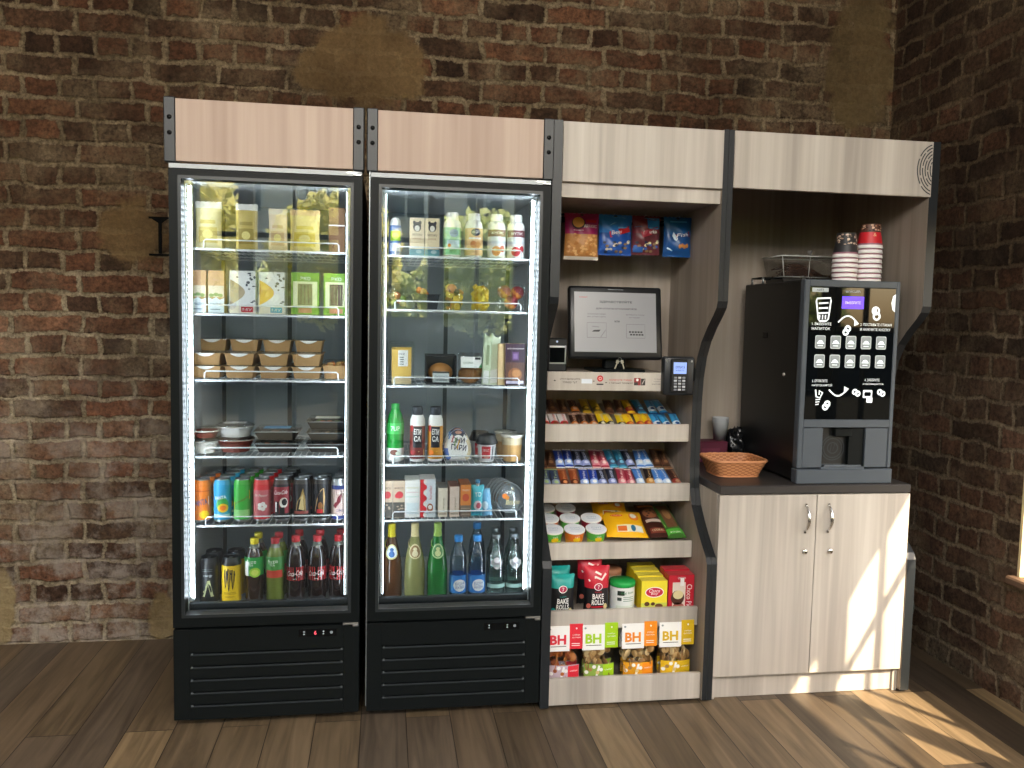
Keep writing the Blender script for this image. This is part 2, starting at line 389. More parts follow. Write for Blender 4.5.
# ------------------------------------------------------------------ outside, seen mirrored in the glass doors
DULL = [P('#353536', .95), P('#45443f', .95)]
for q_ in DULL: q_.node_tree.nodes['Principled BSDF'].inputs['Specular IOR Level'].default_value = 0
struct(MB().box(-22, 24, -34, YF-.1, -.12, -.02, DULL[0]).build('ground_street'))
struct(MB().box(-22, 24, -12, -6.4, -.02, .02, DULL[1]).build('ground_pavement'))
struct(MB().box(XR+.35, 24, YF-.1, 14, -.12, -.02, P('#5a5853', .95)).build('ground_yard'))
def leaf_mat(name, a, b_):
    m, n, l = newmat(name); b = n['Principled BSDF']; out = n['Material Output']
    ge = n.new('ShaderNodeNewGeometry')
    mx = n.new('ShaderNodeMix'); mx.data_type = 'RGBA'; mx.inputs[6].default_value = lin(a); mx.inputs[7].default_value = lin(b_)
    l.new(ge.outputs['Random Per Island'], mx.inputs[0]); l.new(mx.outputs[2], b.inputs['Base Color']); b.inputs['Roughness'].default_value = .6
    tr = n.new('ShaderNodeBsdfTranslucent'); l.new(mx.outputs[2], tr.inputs[0])
    ms = n.new('ShaderNodeMixShader'); ms.inputs[0].default_value = .68; l.new(b.outputs[0], ms.inputs[1]); l.new(tr.outputs[0], ms.inputs[2]); l.new(ms.outputs[0], out.inputs[0])
    return m
YEL = leaf_mat('autumn_leaves', '#e9e39a', '#d3d68f'); GRN = leaf_mat('green_leaves', '#c6d692', '#dde3b4')
BARK = P('#4d4136', .9)
def tree(label, x, y, h, r, mat, n=1700, z0=.3, leaf=1., trunk=.12):
    t = thing('street_tree', label, 'tree', (x, y, -.02), group='trees across the street')
    MB().tube([(0, 0, 0), (.05, 0, h*.4), (-.05, .05, h*.75)], [trunk, trunk*.8, trunk*.4], BARK, 8).build('trunk', t)
    m = MB(); vs = []; fs = []; c0 = (h*z0+h)/2; hz = (h-h*z0)/2
    for i in range(n):
        while True:
            p = Vector((rnd.uniform(-1, 1), rnd.uniform(-1, 1), rnd.uniform(-1, 1)))
            if .25 < p.length < 1: break
        c = Vector((p.x*r, p.y*r, c0+p.z*hz)); s_ = rnd.uniform(.07, .14)*leaf
        a = Vector((rnd.gauss(0, 1), rnd.gauss(0, 1), rnd.gauss(0, 1))).normalized(); b_ = a.orthogonal().normalized(); o = len(vs)
        vs += [c+a*s_, c+b_*s_*.6, c-a*s_, c-b_*s_*.6]; fs.append((o, o+1, o+2, o+3))
    m.add(vs, fs, mat).build('foliage', t)
tree('tall yellow-leaved tree across the street opposite the left fridge', -2.9, -12.6, 4.2, 1.25, YEL, 2400)
tree('yellow tree across the street, next along from the tallest yellow one', -.2, -12.8, 3.7, 1.25, YEL, 2200)
tree('green-yellow tree across the street opposite the right fridge', 2.5, -12.6, 3.4, 1.2, GRN)
tree('low green tree at the far right of the street row', 5.3, -12.6, 3.1, 1.2, GRN)
tree('green tree at the far left of the street row', -5.8, -12.6, 3.2, 1.3, GRN)
tree('added broad tree, unseen on the near pavement, keeping sun off the room floor', 2.8, -8.4, 9.8, 2.4, GRN, 6500, .37, 1.8, .16)  # tree added out of view to keep direct sun off the floor
def block(label, x0, x1, y, h, col, nx, nz):
    t = thing('apartment_building', label, 'building', ((x0+x1)/2, y, -.02), group='buildings across the street'); w_ = (x1-x0)/2
    MB().box(-w_, w_, -5, 0, 0, h, P(col, .85)).build('facade', t)
    for i in range(nx):
        for j in range(nz):
            cx = -w_+(i+.5)*2*w_/nx; z = 1.2+j*2.9; q = MB()
            q.box(cx-.6, cx+.6, -.02, .05, z, z+1.6, P('#e4e2da', .6)); q.box(cx-.5, cx-.04, .045, .06, z+.1, z+1.5, P('#41505a', .15)); q.box(cx+.04, cx+.5, .045, .06, z+.1, z+1.5, P('#41505a', .15))
            q.build('window', t)
block('beige apartment block across the street behind the yellow trees', -6.5, 9, -21, 5.2, '#efe6d6', 7, 2)
block('grey apartment block far down the street on the left', -19, -8.5, -26, 4.6, '#c3c5c6', 4, 2)
hv = []; hf = []
for i in range(6500):
    c = Vector((rnd.uniform(-9, 11), rnd.uniform(-15.2, -14.5), rnd.uniform(.9, 2.35+.15*math.sin(i)))); s_ = rnd.uniform(.08, .17)
    a = Vector((rnd.gauss(0, 1), rnd.gauss(0, 1), rnd.gauss(0, 1))).normalized(); b_ = a.orthogonal().normalized(); o = len(hv)
    hv += [c+a*s_, c+b_*s_*.6, c-a*s_, c-b_*s_*.6]; hf.append((o, o+1, o+2, o+3))
tag(MB().box(-9, 11, -15.0, -14.7, -.02, 1.0, P('#3f4a2c', .9)).add(hv, hf, GRN).build('clipped_hedge'), 'long clipped green hedge along the far pavement', 'hedge')
tag(MB().box(-20, 22, -14.15, -14.0, -.02, 1.33, P('#3d4043', .8)).box(-20, 22, -14.2, -13.95, 1.33, 1.38, P('#54575a', .8)).build('garden_wall'), 'low dark wall in front of the clipped hedge', 'garden wall')

tag(MB().box(-1.1, 2.45, -4.0, -1.12, .0005, .012, P('#232426', .95), .004).build('added_dark_mat'), 'added dark grey mat, unseen behind the camera, damping floor reflections in the glass', 'mat')  # mat added out of view to darken the floor mirrored in the doors

# ------------------------------------------------------------------ the two glass-door fridges
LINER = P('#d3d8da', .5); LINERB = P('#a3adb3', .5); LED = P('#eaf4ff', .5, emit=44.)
DARKLIP = P('#20262b', .4)
def wire_shelf(root, z):
    m = MB(); x0, x1, y0, y1 = .042, .558, .10, .60
    m.tube([(x0, y0, z), (x1, y0, z)], .0042, WIRE, 6); m.tube([(x0, y1, z), (x1, y1, z)], .004, WIRE, 6)
    m.tube([(x0, y0, z), (x0, y1, z)], .0035, WIRE, 6); m.tube([(x1, y0, z), (x1, y1, z)], .0035, WIRE, 6)
    k = 25
    for i in range(1, k): x = x0+(x1-x0)*i/k; m.tube([(x, y0, z+.003), (x, y1, z+.003)], .0016, WIRE, 4)
    for y in (.25, .43): m.tube([(x0, y, z-.002), (x1, y, z-.002)], .0025, WIRE, 5)
    s = m.build('wire_shelf', root)
    MB().tube([(.085, .098, z), (.085, .098, z+.026), (.090, .098, z+.032), (.515, .098, z+.032), (.520, .098, z+.026), (.520, .098, z)], .0024, WIRE, 6).build('guard_rail', s)
def fridge(x0, label, shelves, readout, trim, lit):
    t = thing('display_fridge', label, 'fridge', (x0, 0, 0))
    W, D, H = .6, .70, 1.842
    m = MB()
    m.box(0, .035, .05, D, .03, H, BLACK).box(W-.035, W, .05, D, .03, H, BLACK).box(.035, W-.035, .05, D, 1.80, H, BLACK)
    m.box(.035, W-.035, .05, D, .03, .36, BLACK).box(.035, W-.035, D-.04, D, .36, 1.80, BLACK)
    m.box(.002, W-.002, -.002, .05, 1.828, 1.842, GREYL)
    if trim: m.box(-.003, .0, -.002, .06, .05, 2.03, P('#8f9598', .3, .8))
    m.build('cabinet_body', t)
    m = MB(); a, b, y0, y1, z0, z1 = .035, W-.035, .055, D-.04, .36, 1.80; e = .004
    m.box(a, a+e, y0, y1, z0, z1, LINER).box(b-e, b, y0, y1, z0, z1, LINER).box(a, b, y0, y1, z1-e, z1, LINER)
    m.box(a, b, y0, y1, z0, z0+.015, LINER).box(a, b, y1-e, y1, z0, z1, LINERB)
    for x in (.045, .30, .553): m.box(x-.008, x+.008, y1-e-.006, y1-e, z0+.02, z1-.02, P('#3c444a', .5))
    m.build('inner_liner', t)
    MB().box(.035, W-.035, .056, .075, .36, .407, DARKLIP, .003).build('base_lip', t)
    for side, x in enumerate((.043, W-.052)):
        q = MB(); q.box(x, x+.009, .062, .075, .42, 1.785, WHITE)
        LEDm = LED if side == lit else P('#dfe6ea', .4, emit=.35)
        for i in range(68): q.box(x+.0015, x+.0075, .0605, .0625, .428+i*.02, .441+i*.02, LEDm)
        q.box(x+(.009 if x < .3 else -.001), x+(.010 if x < .3 else .0), .063, .074, .42, 1.785, LED)
        q.build('light_strip', t)
    for z in shelves: wire_shelf(t, z)
    m = MB()
    for i, (p, q_) in enumerate((((0, .345), (W, .345)), ((W, .345), (W, 1.826)), ((W, 1.826), (0, 1.826)), ((0, 1.826), (0, .345)))): pass
    ox0, ox1, oz0, oz1 = 0., W, .345, 1.826; ix0, ix1, iz0, iz1 = .038, W-.038, .388, 1.796
    m.prism([(ox0, oz0), (ox1, oz0), (ix1, iz0), (ix0, iz0)], 0, .045, 'y', BLACK).prism([(ox1, oz0), (ox1, oz1), (ix1, iz1), (ix1, iz0)], 0, .045, 'y', BLACK)
    m.prism([(ox1, oz1), (ox0, oz1), (ix0, iz1), (ix1, iz1)], 0, .045, 'y', BLACK).prism([(ox0, oz1), (ox0, oz0), (ix0, iz0), (ix0, iz1)], 0, .045, 'y', BLACK)
    # raised inner bead of the frame
    b1 = .010
    for (p0, p1, q0, q1) in ((ix0-b1, ix1+b1, iz0-b1, iz0), (ix0-b1, ix1+b1, iz1, iz1+b1), (ix0-b1, ix0, iz0, iz1), (ix1, ix1+b1, iz0, iz1)):
        m.box(p0, p1, -.004, .0, q0, q1, P('#22272a', .35))
    d = m.build('door', t)
    MB().box(ix0-.004, ix1+.004, .016, .020, iz0-.004, iz1+.004, DOORGLASS).build('glass_pane', d)
    if not trim or True:
        MB().box(W-.055, W-.002, -.006, .03, .337, .3445, STEEL, .002).box(W-.022, W-.002, -.008, .03, .331, .338, STEEL, .002).build('hinge', d)
        MB().box(W-.03, W-.002, -.006, .03, 1.828, 1.836, STEEL, .002).box(W-.05, W-.02, -.004, .03, 1.836, 1.840, STEEL).build('hinge', d)
    # machine panel with five long slots
    m = MB(); s0, s1 = .052, .547; zz = [.0715, .1155, .1595, .2035, .2475]; hs = .011
    m.box(0, s0, .0, .03, .03, .337, BLACK, .002).box(s1, W, .0, .03, .03, .337, BLACK, .002)
    lo = .03
    for z in zz:
        m.box(s0-.001, s1+.001, .0, .03, lo, z, BLACK); lo = z+hs
        m.box(s0, s1, .004, .012, z-.002, z+.003, P('#33383b', .3), X=None)
        for x in (s0+.004, s1-.008): m.box(x, x+.005, -.001, .004, z+.003, z+.008, P('#6a7073', .3))
    m.box(s0-.001, s1+.001, .0, .03, lo, .337, BLACK); m.box(.01, W-.01, .031, .048, .04, .33, BLACKG)
    pn = m.build('louvre_panel', t)
    q = MB(); S = flat(-.0005); q.box(.40, .525, -.0008, 0, .300, .325, BLACKG)
    for x, z in ((.418, .317), (.418, .309), (.482, .317), (.482, .309)): q.dell(S, x, z, .0028, .0028, P('#aebcc4', .4), .0012)
    q.dell(S, .508, .313, .005, .005, P('#8e9498', .3), .0012)
    if readout: q.dtext(S, '6', .455, .313, .013, P('#ff5a6a', .4, emit=1.3), .0014)
    q.build('control_display', pn)
    MB().box(.0235, W-.031, -.004, .016, 1.849, 2.041, WOODP, .001).build('header_board', t)
    for x in (-.012, W-.031):
        hp = MB().box(x, x+.036, -.006, .05, 1.845, 2.046, EDGE, .003).build('header_post', t)
        for z in (1.935, 1.983): MB().lathe([(0, .003), (.006, .003), (.0075, 0)], BLACKG, 12, X=Matrix.Translation((x+.018, -.006, z)) @ Matrix.Rotation(PI/2, 4, 'X')).build('bolt', hp)
    for x in (.05, W-.05):
        for y in (.09, D-.06): MB().lathe([(0, 0), (.02, 0), (.02, .012), (.012, .014), (.012, .031), (0, .031)], BLACK, 12, X=Matrix.Translation((x, y, 0))).build('foot', t)
    return t
S1 = [1.585, 1.371, 1.151, .893, .657]; S2 = [1.583, 1.399, 1.137, .862, .666]
F1 = fridge(0, 'black glass-door fridge at the left end, with a lit red digit below its door', S1, True, False, 0)
F2 = fridge(.625, 'black glass-door fridge beside the snack stand, stocked with fruit cups and glass bottles', S2, False, True, 1)

# ------------------------------------------------------------------ wavy-sided snack stand
PROF = [(0, 2.045), (0, 1.455), (.008, 1.432), (.035, 1.405), (.085, 1.362), (.135, 1.31), (.172, 1.25), (.195, 1.17), (.204, 1.08), (.206, .95), (.205, .83),
        (.197, .75), (.172, .69), (.13, .64), (.085, .595), (.045, .56), (.015, .535), (.002, .512), (0, .48), (0, .008)]
def side_panel(name, root, x0, x1, org, cap0, cap1, yb=.62):
    pts = PROF+[(yb, .008), (yb, 2.045)]
    m = MB(); n_ = len(pts)
    m.prism(pts, x0, x1, 'x', EDGE, cap0, cap1)
    return m.build(name, root, org)
A0, A1, B0, B1, C0, C1 = 1.2285, 1.2608, 1.8285, 1.8668, 2.615, 2.650
o = (A0, 0, 0)
SN = thing('snack_stand', 'pale wood snack stand with wavy black-edged sides and five slanted trays', 'display stand', o)
side_panel('side_panel', SN, A0, A1, o, BLACK, WOODD); side_panel('side_panel', SN, B0, B0+.0185, o, WOODD, EDGE)
MB().box(A1, B0, .50, .518, .01, 2.03, WOODD).build('back_board', SN, o)
MB().box(A1, B0, .0, .50, 2.022, 2.04, WOOD).build('top_board', SN, o)
MB().box(A1+.001, B0-.001, -.004, .014, 1.843, 2.041, WOOD, .001).build('header_board', SN, o)
MB().box(A1, B0, .014, .03, 1.793, 1.846, WOOD).box(A1, B0, .03, .5, 1.80, 1.816, WOODD).build('valance', SN, o)
MB().box(A1, B0, .492, .5, 1.765, 1.787, BLACK).box(A1, B0, .33, .336, 1.772, 1.780, BLACK).build('hanging_rail', SN, o)
for x in (1.40, 1.526, 1.648, 1.781): MB().tube([(x, .495, 1.776), (x, .29, 1.776), (x, .283, 1.780)], .0022, STEEL, 6).build('peg', SN, o)
# fascia shelf under the screen, with its printed notices
m = MB(); m.box(A1, 1.70, .17, .186, 1.122, 1.190, WOOD, .001).box(A1, 1.72, .186, .50, 1.174, 1.188, WOODD)
S = flat(.17); K = P('#3b3735', .6); RD = P('#c0272d', .5)
m.dtext(S, 'отсканируйте', 1.345, 1.164, .0085, K, w=.075); m.dtext(S, 'товар тут', 1.345, 1.151, .0085, K, w=.055)
m.dline(S, [(1.293, 1.158), (1.287, 1.158)], .002, K); m.dpoly(S, [(1.284, 1.158), (1.290, 1.162), (1.290, 1.154)], K)
m.drect(S, 1.388, 1.148, 1.428, 1.165, P('#dfe6ee', .4))
m.dline(S, [(1.431, 1.157), (1.437, 1.157)], .003, K)
m.dell(S, 1.458, 1.167, .0115, .0115, RD); m.dell(S, 1.458, 1.167, .006, .006, P('#e9b9b2', .5), .0012); m.dell(S, 1.458, 1.167, .0035, .0035, RD, .0016); m.drect(S, 1.445, 1.143, 1.471, 1.148, K)
m.dline(S, [(1.478, 1.152), (1.484, 1.152)], .003, K)
m.dtext(S, 'оплатите товар', 1.535, 1.161, .007, RD, w=.085); m.dtext(S, 'с помощью терминала', 1.537, 1.150, .007, K, w=.09)
m.drect(S, 1.587, 1.143, 1.612, 1.170, P('#8e2b2b', .5)); m.drect(S, 1.587, 1.143, 1.602, 1.154, K, .001); m.drect(S, 1.613, 1.143, 1.630, 1.168, K); m.dell(S, 1.599, 1.163, .005, .005, WHITE, .0014)
m.dline(S, [(1.617, 1.147), (1.627, 1.165)], .003, P('#b8b2aa', .5), .0014)
for i, (a, b_) in enumerate(((.665, .692), (.662, .688), (.655, .688))): m.dtext(S, ('8 (800)', 'поддержка', 'звоните нам')[i], 1+(a+b_)/2, 1.166-.009*i, .005, P('#7c756e', .6), w=b_-a)
m.build('fascia_shelf', SN, o)
def tray(y, zt, zb, slope, depth, lift=.012):
    # lip board plus a bottom that climbs towards the back
    m = MB(); x0, x1 = A1+.002, B0-.002
    m.box(x0, x1, y-.012, y+.004, zb, zt, WOOD, .001)
    z0 = zb+lift; c, s_ = math.cos(slope), math.sin(slope)
    m.prism([(y+.004, z0), (y+.004+depth*c, z0+depth*s_), (y+.004+depth*c, z0+depth*s_-.014), (y+.004, z0-.012)], x0, x1, 'x', WOODD)
    m.build('tray', SN, o)
    return y+.006, z0
R = math.radians
TR = [tray(.235, .991, .925, R(24), .265), tray(.203, .770, .702, R(27), .29), tray(.160, .560, .497, R(15), .33, .034), tray(.078, .334, .265, R(5), .40, .036), tray(.026, .106, .010, R(3), .45, .024)]
TSL = [R(24), R(27), R(15), R(5), R(3)]

# ------------------------------------------------------------------ coffee corner: bay, cabinet, worktop, machine
o = (B0+.0185, 0, 0)
CF = thing('coffee_bay', 'pale wood coffee bay with fingerprint emblem on its header', 'display stand', o)
side_panel('side_panel', CF, B0+.0195, B1, o, EDGE, WOODD); side_panel('side_panel', CF, C0, C1, o, WOODD, EDGE)
MB().box(B1, C0, .60, .618, .80, 2.03, WOODD).build('back_board', CF, o)
MB().box(B1, C0, .0, .60, 2.022, 2.04, WOOD).build('top_board', CF, o)
m = MB().box(B1+.001, C0+.004, -.004, .014, 1.848, 2.043, WOOD, .001)
S = flat(-.004); INK = P('#33373b', .5); fx, fz = 2.632, 1.945
def arc(r1, r2, a0, a1, n_=14, ox=0, oz=0): return [(fx+ox+r1*math.cos(R(a0+(a1-a0)*i/n_)), fz+oz+r2*math.sin(R(a0+(a1-a0)*i/n_))) for i in range(n_+1)]
for k, (r1, gaps) in enumerate(((.072, (98, 150, 156, 215, 222, 262)), (.062, (92, 128, 134, 196, 203, 262)), (.052, (100, 170, 176, 240)), (.042, (92, 140, 147, 205, 213, 262)), (.032, (110, 182, 190, 255)), (.022, (92, 150, 158, 250)), (.012, (95, 170, 180, 265)))):
    for i in range(0, len(gaps), 2):
        pts = [p for p in arc(r1, r1*1.25+.006*k*.3, gaps[i], gaps[i+1]) if p[0] < C0+.002]
        if len(pts) > 1: m.dline(S, pts, .0042, INK, .0008)
m.build('header_board', CF, o)
MB().tube([(2.652, .06, .37), (2.665, .03, .35), (2.668, .025, .32), (2.664, .03, .285), (2.653, .06, .27)], .005, BLACK, 8).build('cable_loop', CF, o)

cx0, cx1, cy = 1.8675, 2.6145, .022
o = (cx0, cy, 0)
CB = thing('base_cabinet', 'pale wood two-door base cabinet with bow handles, lit by a sun patch', 'cabinet', o)
m = MB(); m.box(cx0, cx0+.018, cy+.001, .60, 0, .765, WOOD).box(cx1-.018, cx1, cy+.001, .60, 0, .765, WOOD).box(cx0+.018, cx1-.018, .585, .60, 0, .765, WOOD)
m.box(cx0+.018, cx1-.018, .04, .585, .09, .106, WOOD).box(cx0+.018, cx1-.018, .04, .585, .745, .765, WOOD).build('carcass', CB, o)
MB().box(cx0+.0185, cx1-.0185, cy+.010, cy+.026, .001, .087, WOOD, .001).build('plinth', CB, o)
xm = 2.243
for (a, b_, hx, lx) in ((cx0+.001, xm-.0015, 2.2, 2.203), (xm+.0015, cx1-.001, 2.289, 2.303)):
    d = MB().box(a, b_, cy-.018, cy, .091, .762, WOOD, .001).build('door', CB, o)
    yf = cy-.018; pts = []
    for i in range(11): s_ = i/10; pts.append((hx, yf-.002-.026*math.sin(PI*s_)**.8, .625+.1*s_))
    m = MB().tube(pts, [.003+.0045*math.sin(PI*i/10) for i in range(11)], CHROME, 8)
    for z in (.625, .725): m.box(hx-.004, hx+.004, yf-.006, yf, z-.005, z+.005, CHROME, .001)
    m.build('handle', d, o)
    X = Matrix.Translation((lx, yf, .551)) @ Matrix.Rotation(PI/2, 4, 'X')
    MB().lathe([(0, .006), (.0085, .006), (.0095, .004), (.0095, 0)], CHROME, 16, X=X).box(-.001, .001, -.005, .005, .006, .0066, BLACK, X=X).build('lock', d, o)
o = (2.24, .3, .765)
WK = tag(MB().box(cx0+.0005, cx1+.0005, .004, .598, .7655, .797, P('#33302f', .42), .003).build('worktop', None, o, o), 'dark brown worktop lying on the pale two-door cabinet', 'worktop')

o = (2.40, .35, .797)
MC = thing('coffee_machine', 'black coffee machine with glossy touch panel standing on the dark worktop', 'coffee machine', o)
mx0, mx1, my, mz0, mz1 = 2.171, 2.546, .032, .7975, 1.5435
GRM = P('#464e57', .45); GRD = P('#3a4149', .5)
m = MB(); m.box(mx0+.004, mx1-.004, my+.03, .545, mz0+.006, mz1-.002, P('#0f1112', .4), .004)
m.lathe([(0, .004), (.006, .004), (.007, 0)], STEEL, 12, X=Matrix.Translation((mx0+.004, .17, 1.19)) @ Matrix.Rotation(-PI/2, 4, 'Y'))
m.box(mx0+.002, mx0+.0045, .32, .36, 1.325, 1.345, BLACKG); m.build('casing', MC, o)
# door frame with the hole for the dispensing bay
def zz_(v): return mz1-v*(mz1-mz0)
def xx_(u): return mx0+u*(mx1-mx0)
bx0, bx1, bz0, bz1 = xx_(.265), xx_(.715), zz_(.918), zz_(.728)
m = MB(); y0, y1 = my, my+.035
m.box(mx0, xx_(.055), y0, y1, zz_(.925), mz1, GRM, .003).box(xx_(.955), mx1, y0, y1, zz_(.925), mz1, GRM, .003).box(xx_(.05), xx_(.96), y0, y1, zz_(.034), mz1, GRM, .002)
m.box(xx_(.05), xx_(.96), y0, y1, zz_(.722), zz_(.682), GRM, .002)
m.box(xx_(.055), bx0, y0+.003, y1, zz_(.922), zz_(.724), GRM, .002).box(bx1, xx_(.955), y0+.003, y1, zz_(.922), zz_(.724), GRM, .002)
m.box(bx0-.002, bx1+.002, y0+.004, y1, zz_(.930), bz0, GRM); m.build('front_frame', MC, o)
m = MB().box(bx0, bx1, my+.0301, my+.04, bz0, bz1, P('#191d20', .5))
S = flat(my+.0301)
q = P('#262b30', .4)
for r_ in (.045, .036, .020): m.dline(S, [(2.325+r_*math.cos(2*PI*i/28), .925+r_*math.sin(2*PI*i/28)) for i in range(29)], .005, q, .002)
m.dline(S, [(2.315, .91), (2.32, .94), (2.326, .915), (2.333, .94)], .004, q, .002)
m.box(bx0+.05, bx1-.05, my+.006, my+.03, bz1-.03, bz1, BLACK, .003); m.box(bx0+.01, bx1-.01, my+.004, my+.03, bz0+.001, bz0+.006, P('#5a626b', .3))
m.box(bx1-.06, bx1, my+.012, my+.03, bz0, bz1, BLACK); m.build('dispensing_bay', MC, o)
MB().box(mx0-.003, mx1+.002, my-.008, my+.035, mz0, zz_(.928), GRM, .003).build('drip_drawer', MC, o)
PANEL = P('#07090a', .03)
m = MB(); m.box(xx_(.055), xx_(.955), my+.002, my+.02, zz_(.684), zz_(.036), PANEL)
S = flat(my+.002); IC = P('#e8eef0', .5, emit=.55); BT = P('#8f989b', .4, emit=.12)
def T(s_, u, v, h, wu, mat=IC): m.dtext(S, s_, xx_(u), zz_(v), h, mat, w=wu*(mx1-mx0))
T('unicum', .50, .052, .011, .15, P('#aab4ba', .5, emit=.3))
def rrect(u0, v0, u1, v1, rad, mat, e=.0008):
    a0, b0, a1, b1 = xx_(u0), zz_(v1), xx_(u1), zz_(v0); pts = []
    for (cx_, cz_, st) in ((a1-rad, b0+rad, -90), (a1-rad, b1-rad, 0), (a0+rad, b1-rad, 90), (a0+rad, b0+rad, 180)):
        for k in range(5): pts.append((cx_+rad*math.cos(R(st+22.5*k)), cz_+rad*math.sin(R(st+22.5*k))))
    m.dpoly(S, pts, mat, e)
rrect(.39, .078, .62, .138, .002, P('#5a3ce0', .4, emit=1.6))
m.dtext(S, 'ВЫБЕРИТЕ', xx_(.505), zz_(.108), .010, P('#b9b2ff', .4, emit=1.6), w=.06, e=.0014)
rrect(.075, .040, .245, .060, .002, P('#a9b2b5', .5, emit=.2)); T('ХИТ', .16, .05, .008, .08, P('#20262a', .5))
# cup drawing
m.dline(S, [(xx_(.125), zz_(.105)), (xx_(.13), zz_(.092)), (xx_(.27), zz_(.088)), (xx_(.275), zz_(.1)), (xx_(.255), zz_(.19)), (xx_(.235), zz_(.20)), (xx_(.165), zz_(.20)), (xx_(.15), zz_(.19)), (xx_(.125), zz_(.105))], .006, IC)
for k in range(3): m.dline(S, [(xx_(.15), zz_(.115+.024*k)), (xx_(.25), zz_(.112+.024*k))], .006, IC)
for k in range(3): m.dline(S, [(xx_(.165+.03*k), zz_(.17)), (xx_(.165+.03*k), zz_(.192))], .005, IC)
def arrow(u0, u1, v, bow):
    pts = [(xx_(u0+(u1-u0)*i/12), zz_(v-bow*math.sin(PI*i/12))) for i in range(13)]; m.dline(S, pts, .006, IC)
    e_ = pts[-1]; m.dpoly(S, [(e_[0]+.008, e_[1]-(.004 if bow > 0 else -.004)), (e_[0]-.012, e_[1]+.013), (e_[0]-.012, e_[1]-.013)][::-1], IC, .001)
arrow(.36, .56, .205, .032); arrow(.30, .49, .535, -.03)
def ring(u, v, r_, th): m.dline(S, [(xx_(u)+r_*math.cos(2*PI*i/20), zz_(v)+r_*math.sin(2*PI*i/20)) for i in range(21)], th, IC)
ring(.75, .145, .013, .007); ring(.762, .172, .012, .008); m.dell(S, xx_(.745), zz_(.148), .007, .012, IC)
for (u, v) in ((.465, .235), (.445, .252), (.29, .605), (.27, .62)): ring(u, v, .009, .008)
T('1. ВЫБЕРИТЕ', .19, .214, .010, .20); T('НАПИТОК', .185, .237, .010, .19); T('2. ПОСТАВЬТЕ СТАКАН', .76, .213, .010, .33); T('И НАЖМИТЕ КНОПКУ', .755, .237, .010, .32)
T('3. ОПЛАТИТЕ', .20, .492, .010, .16); T('НАПИТОК КАРТОЙ', .225, .512, .010, .21); T('4. ЗАБЕРИТЕ', .75, .485, .010, .16); T('И НАСЛАЖДАЙТЕСЬ', .765, .505, .009, .22)
for j, v in enumerate((.302, .395)):
    for i, u in enumerate((.185, .345, .505, .665, .825)):
        rrect(u-.054, v-.032, u+.054, v+.032, .006, P('#c3cacc', .4, emit=.25)); rrect(u-.048, v-.028, u+.048, v+.028, .005, BT, .0012)
        q_ = [(xx_(u)+.011*math.cos(R(a)), zz_(v)-.003+.010*math.sin(R(a))) for a in range(0, 181, 20)]; m.dpoly(S, q_, IC, .0016); m.drect(S, xx_(u)-.014, zz_(v)-.006, xx_(u)+.014, zz_(v)-.003, IC, .0016)
        m.drect(S, xx_(u)-.010, zz_(v)-.015, xx_(u)+.010, zz_(v)-.012, IC, .0016)
m.dpoly(S, [(xx_(.953), zz_(.15)), (xx_(.953), zz_(.06)), (xx_(.925), zz_(.072)), (xx_(.91), zz_(.105)), (xx_(.925), zz_(.138))][::-1], IC)
m.dline(S, [(xx_(.16), zz_(.535)), (xx_(.17), zz_(.57)), (xx_(.21), zz_(.575)), (xx_(.235), zz_(.55)), (xx_(.20), zz_(.54)), (xx_(.20), zz_(.56))], .006, IC)
for k in range(3): m.dline(S, [(xx_(.165), zz_(.585+.012*k)), (xx_(.215-.008*k), zz_(.582+.012*k))], .004, IC)
for (u, v) in ((.575, .545), (.84, .545)): ring(u, v, .008, .007); ring(u+.03, v+.008, .008, .007)
rrect(.66, .535, .76, .575, .004, IC); rrect(.675, .545, .745, .565, .004, PANEL, .0012); rrect(.70, .57, .765, .598, .004, IC, .0010)
m.build('touch_panel', MC, o)
m = MB(); q_ = [(mx0+.012, .40), (mx0+.10, .40), (mx0+.10, .50), (mx0+.012, .50)]
m.tube([(a, b_, 1.565) for a, b_ in q_], .0035, BLACK, 6, True)
for p in q_: m.tube([(p[0], p[1], mz1-.004), (p[0], p[1], 1.567)], .0045, STEEL, 6)
m.build('gallery_rail', MC, o)
m = MB(); m.tube([(mx1-.05, .25, 1.566), (mx1+.012, .25, 1.566)], .0035, BLACK, 6); m.tube([(mx1-.045, .25, mz1-.004), (mx1-.045, .25, 1.567)], .0045, STEEL, 6); m.ball((mx1+.014, .25, 1.566), .006, P('#e0c48a', .3, .6), 8, 6)
m.build('gallery_rail', MC, o)

# added lamps, unseen behind the camera, that brighten the upper panels
for i, (x, lb) in enumerate(((-.2, 'added linear fill lamp nearer the left wall'), (1.7, 'added linear fill lamp nearer the right wall'))):
    t = thing('fill_lamp', lb, 'lamp', (x, -3.85, 2.70), group='added fill lamps')
    MB().box(-.72, .72, -.17, .17, .80, .83, WHITE, .006).build('fill_lamp_housing', t); MB().box(-.70, .70, -.15, .15, .0, .80, P('#fff7ec', .5, emit=FILL_LAMP), .03).build('fill_lamp_diffuser', t)
    for sx in (-.55, .55): MB().tube([(sx, 0, .83), (sx, 0, ZC-2.70)], .004, BLACK, 5).build('fill_lamp_cable', t)

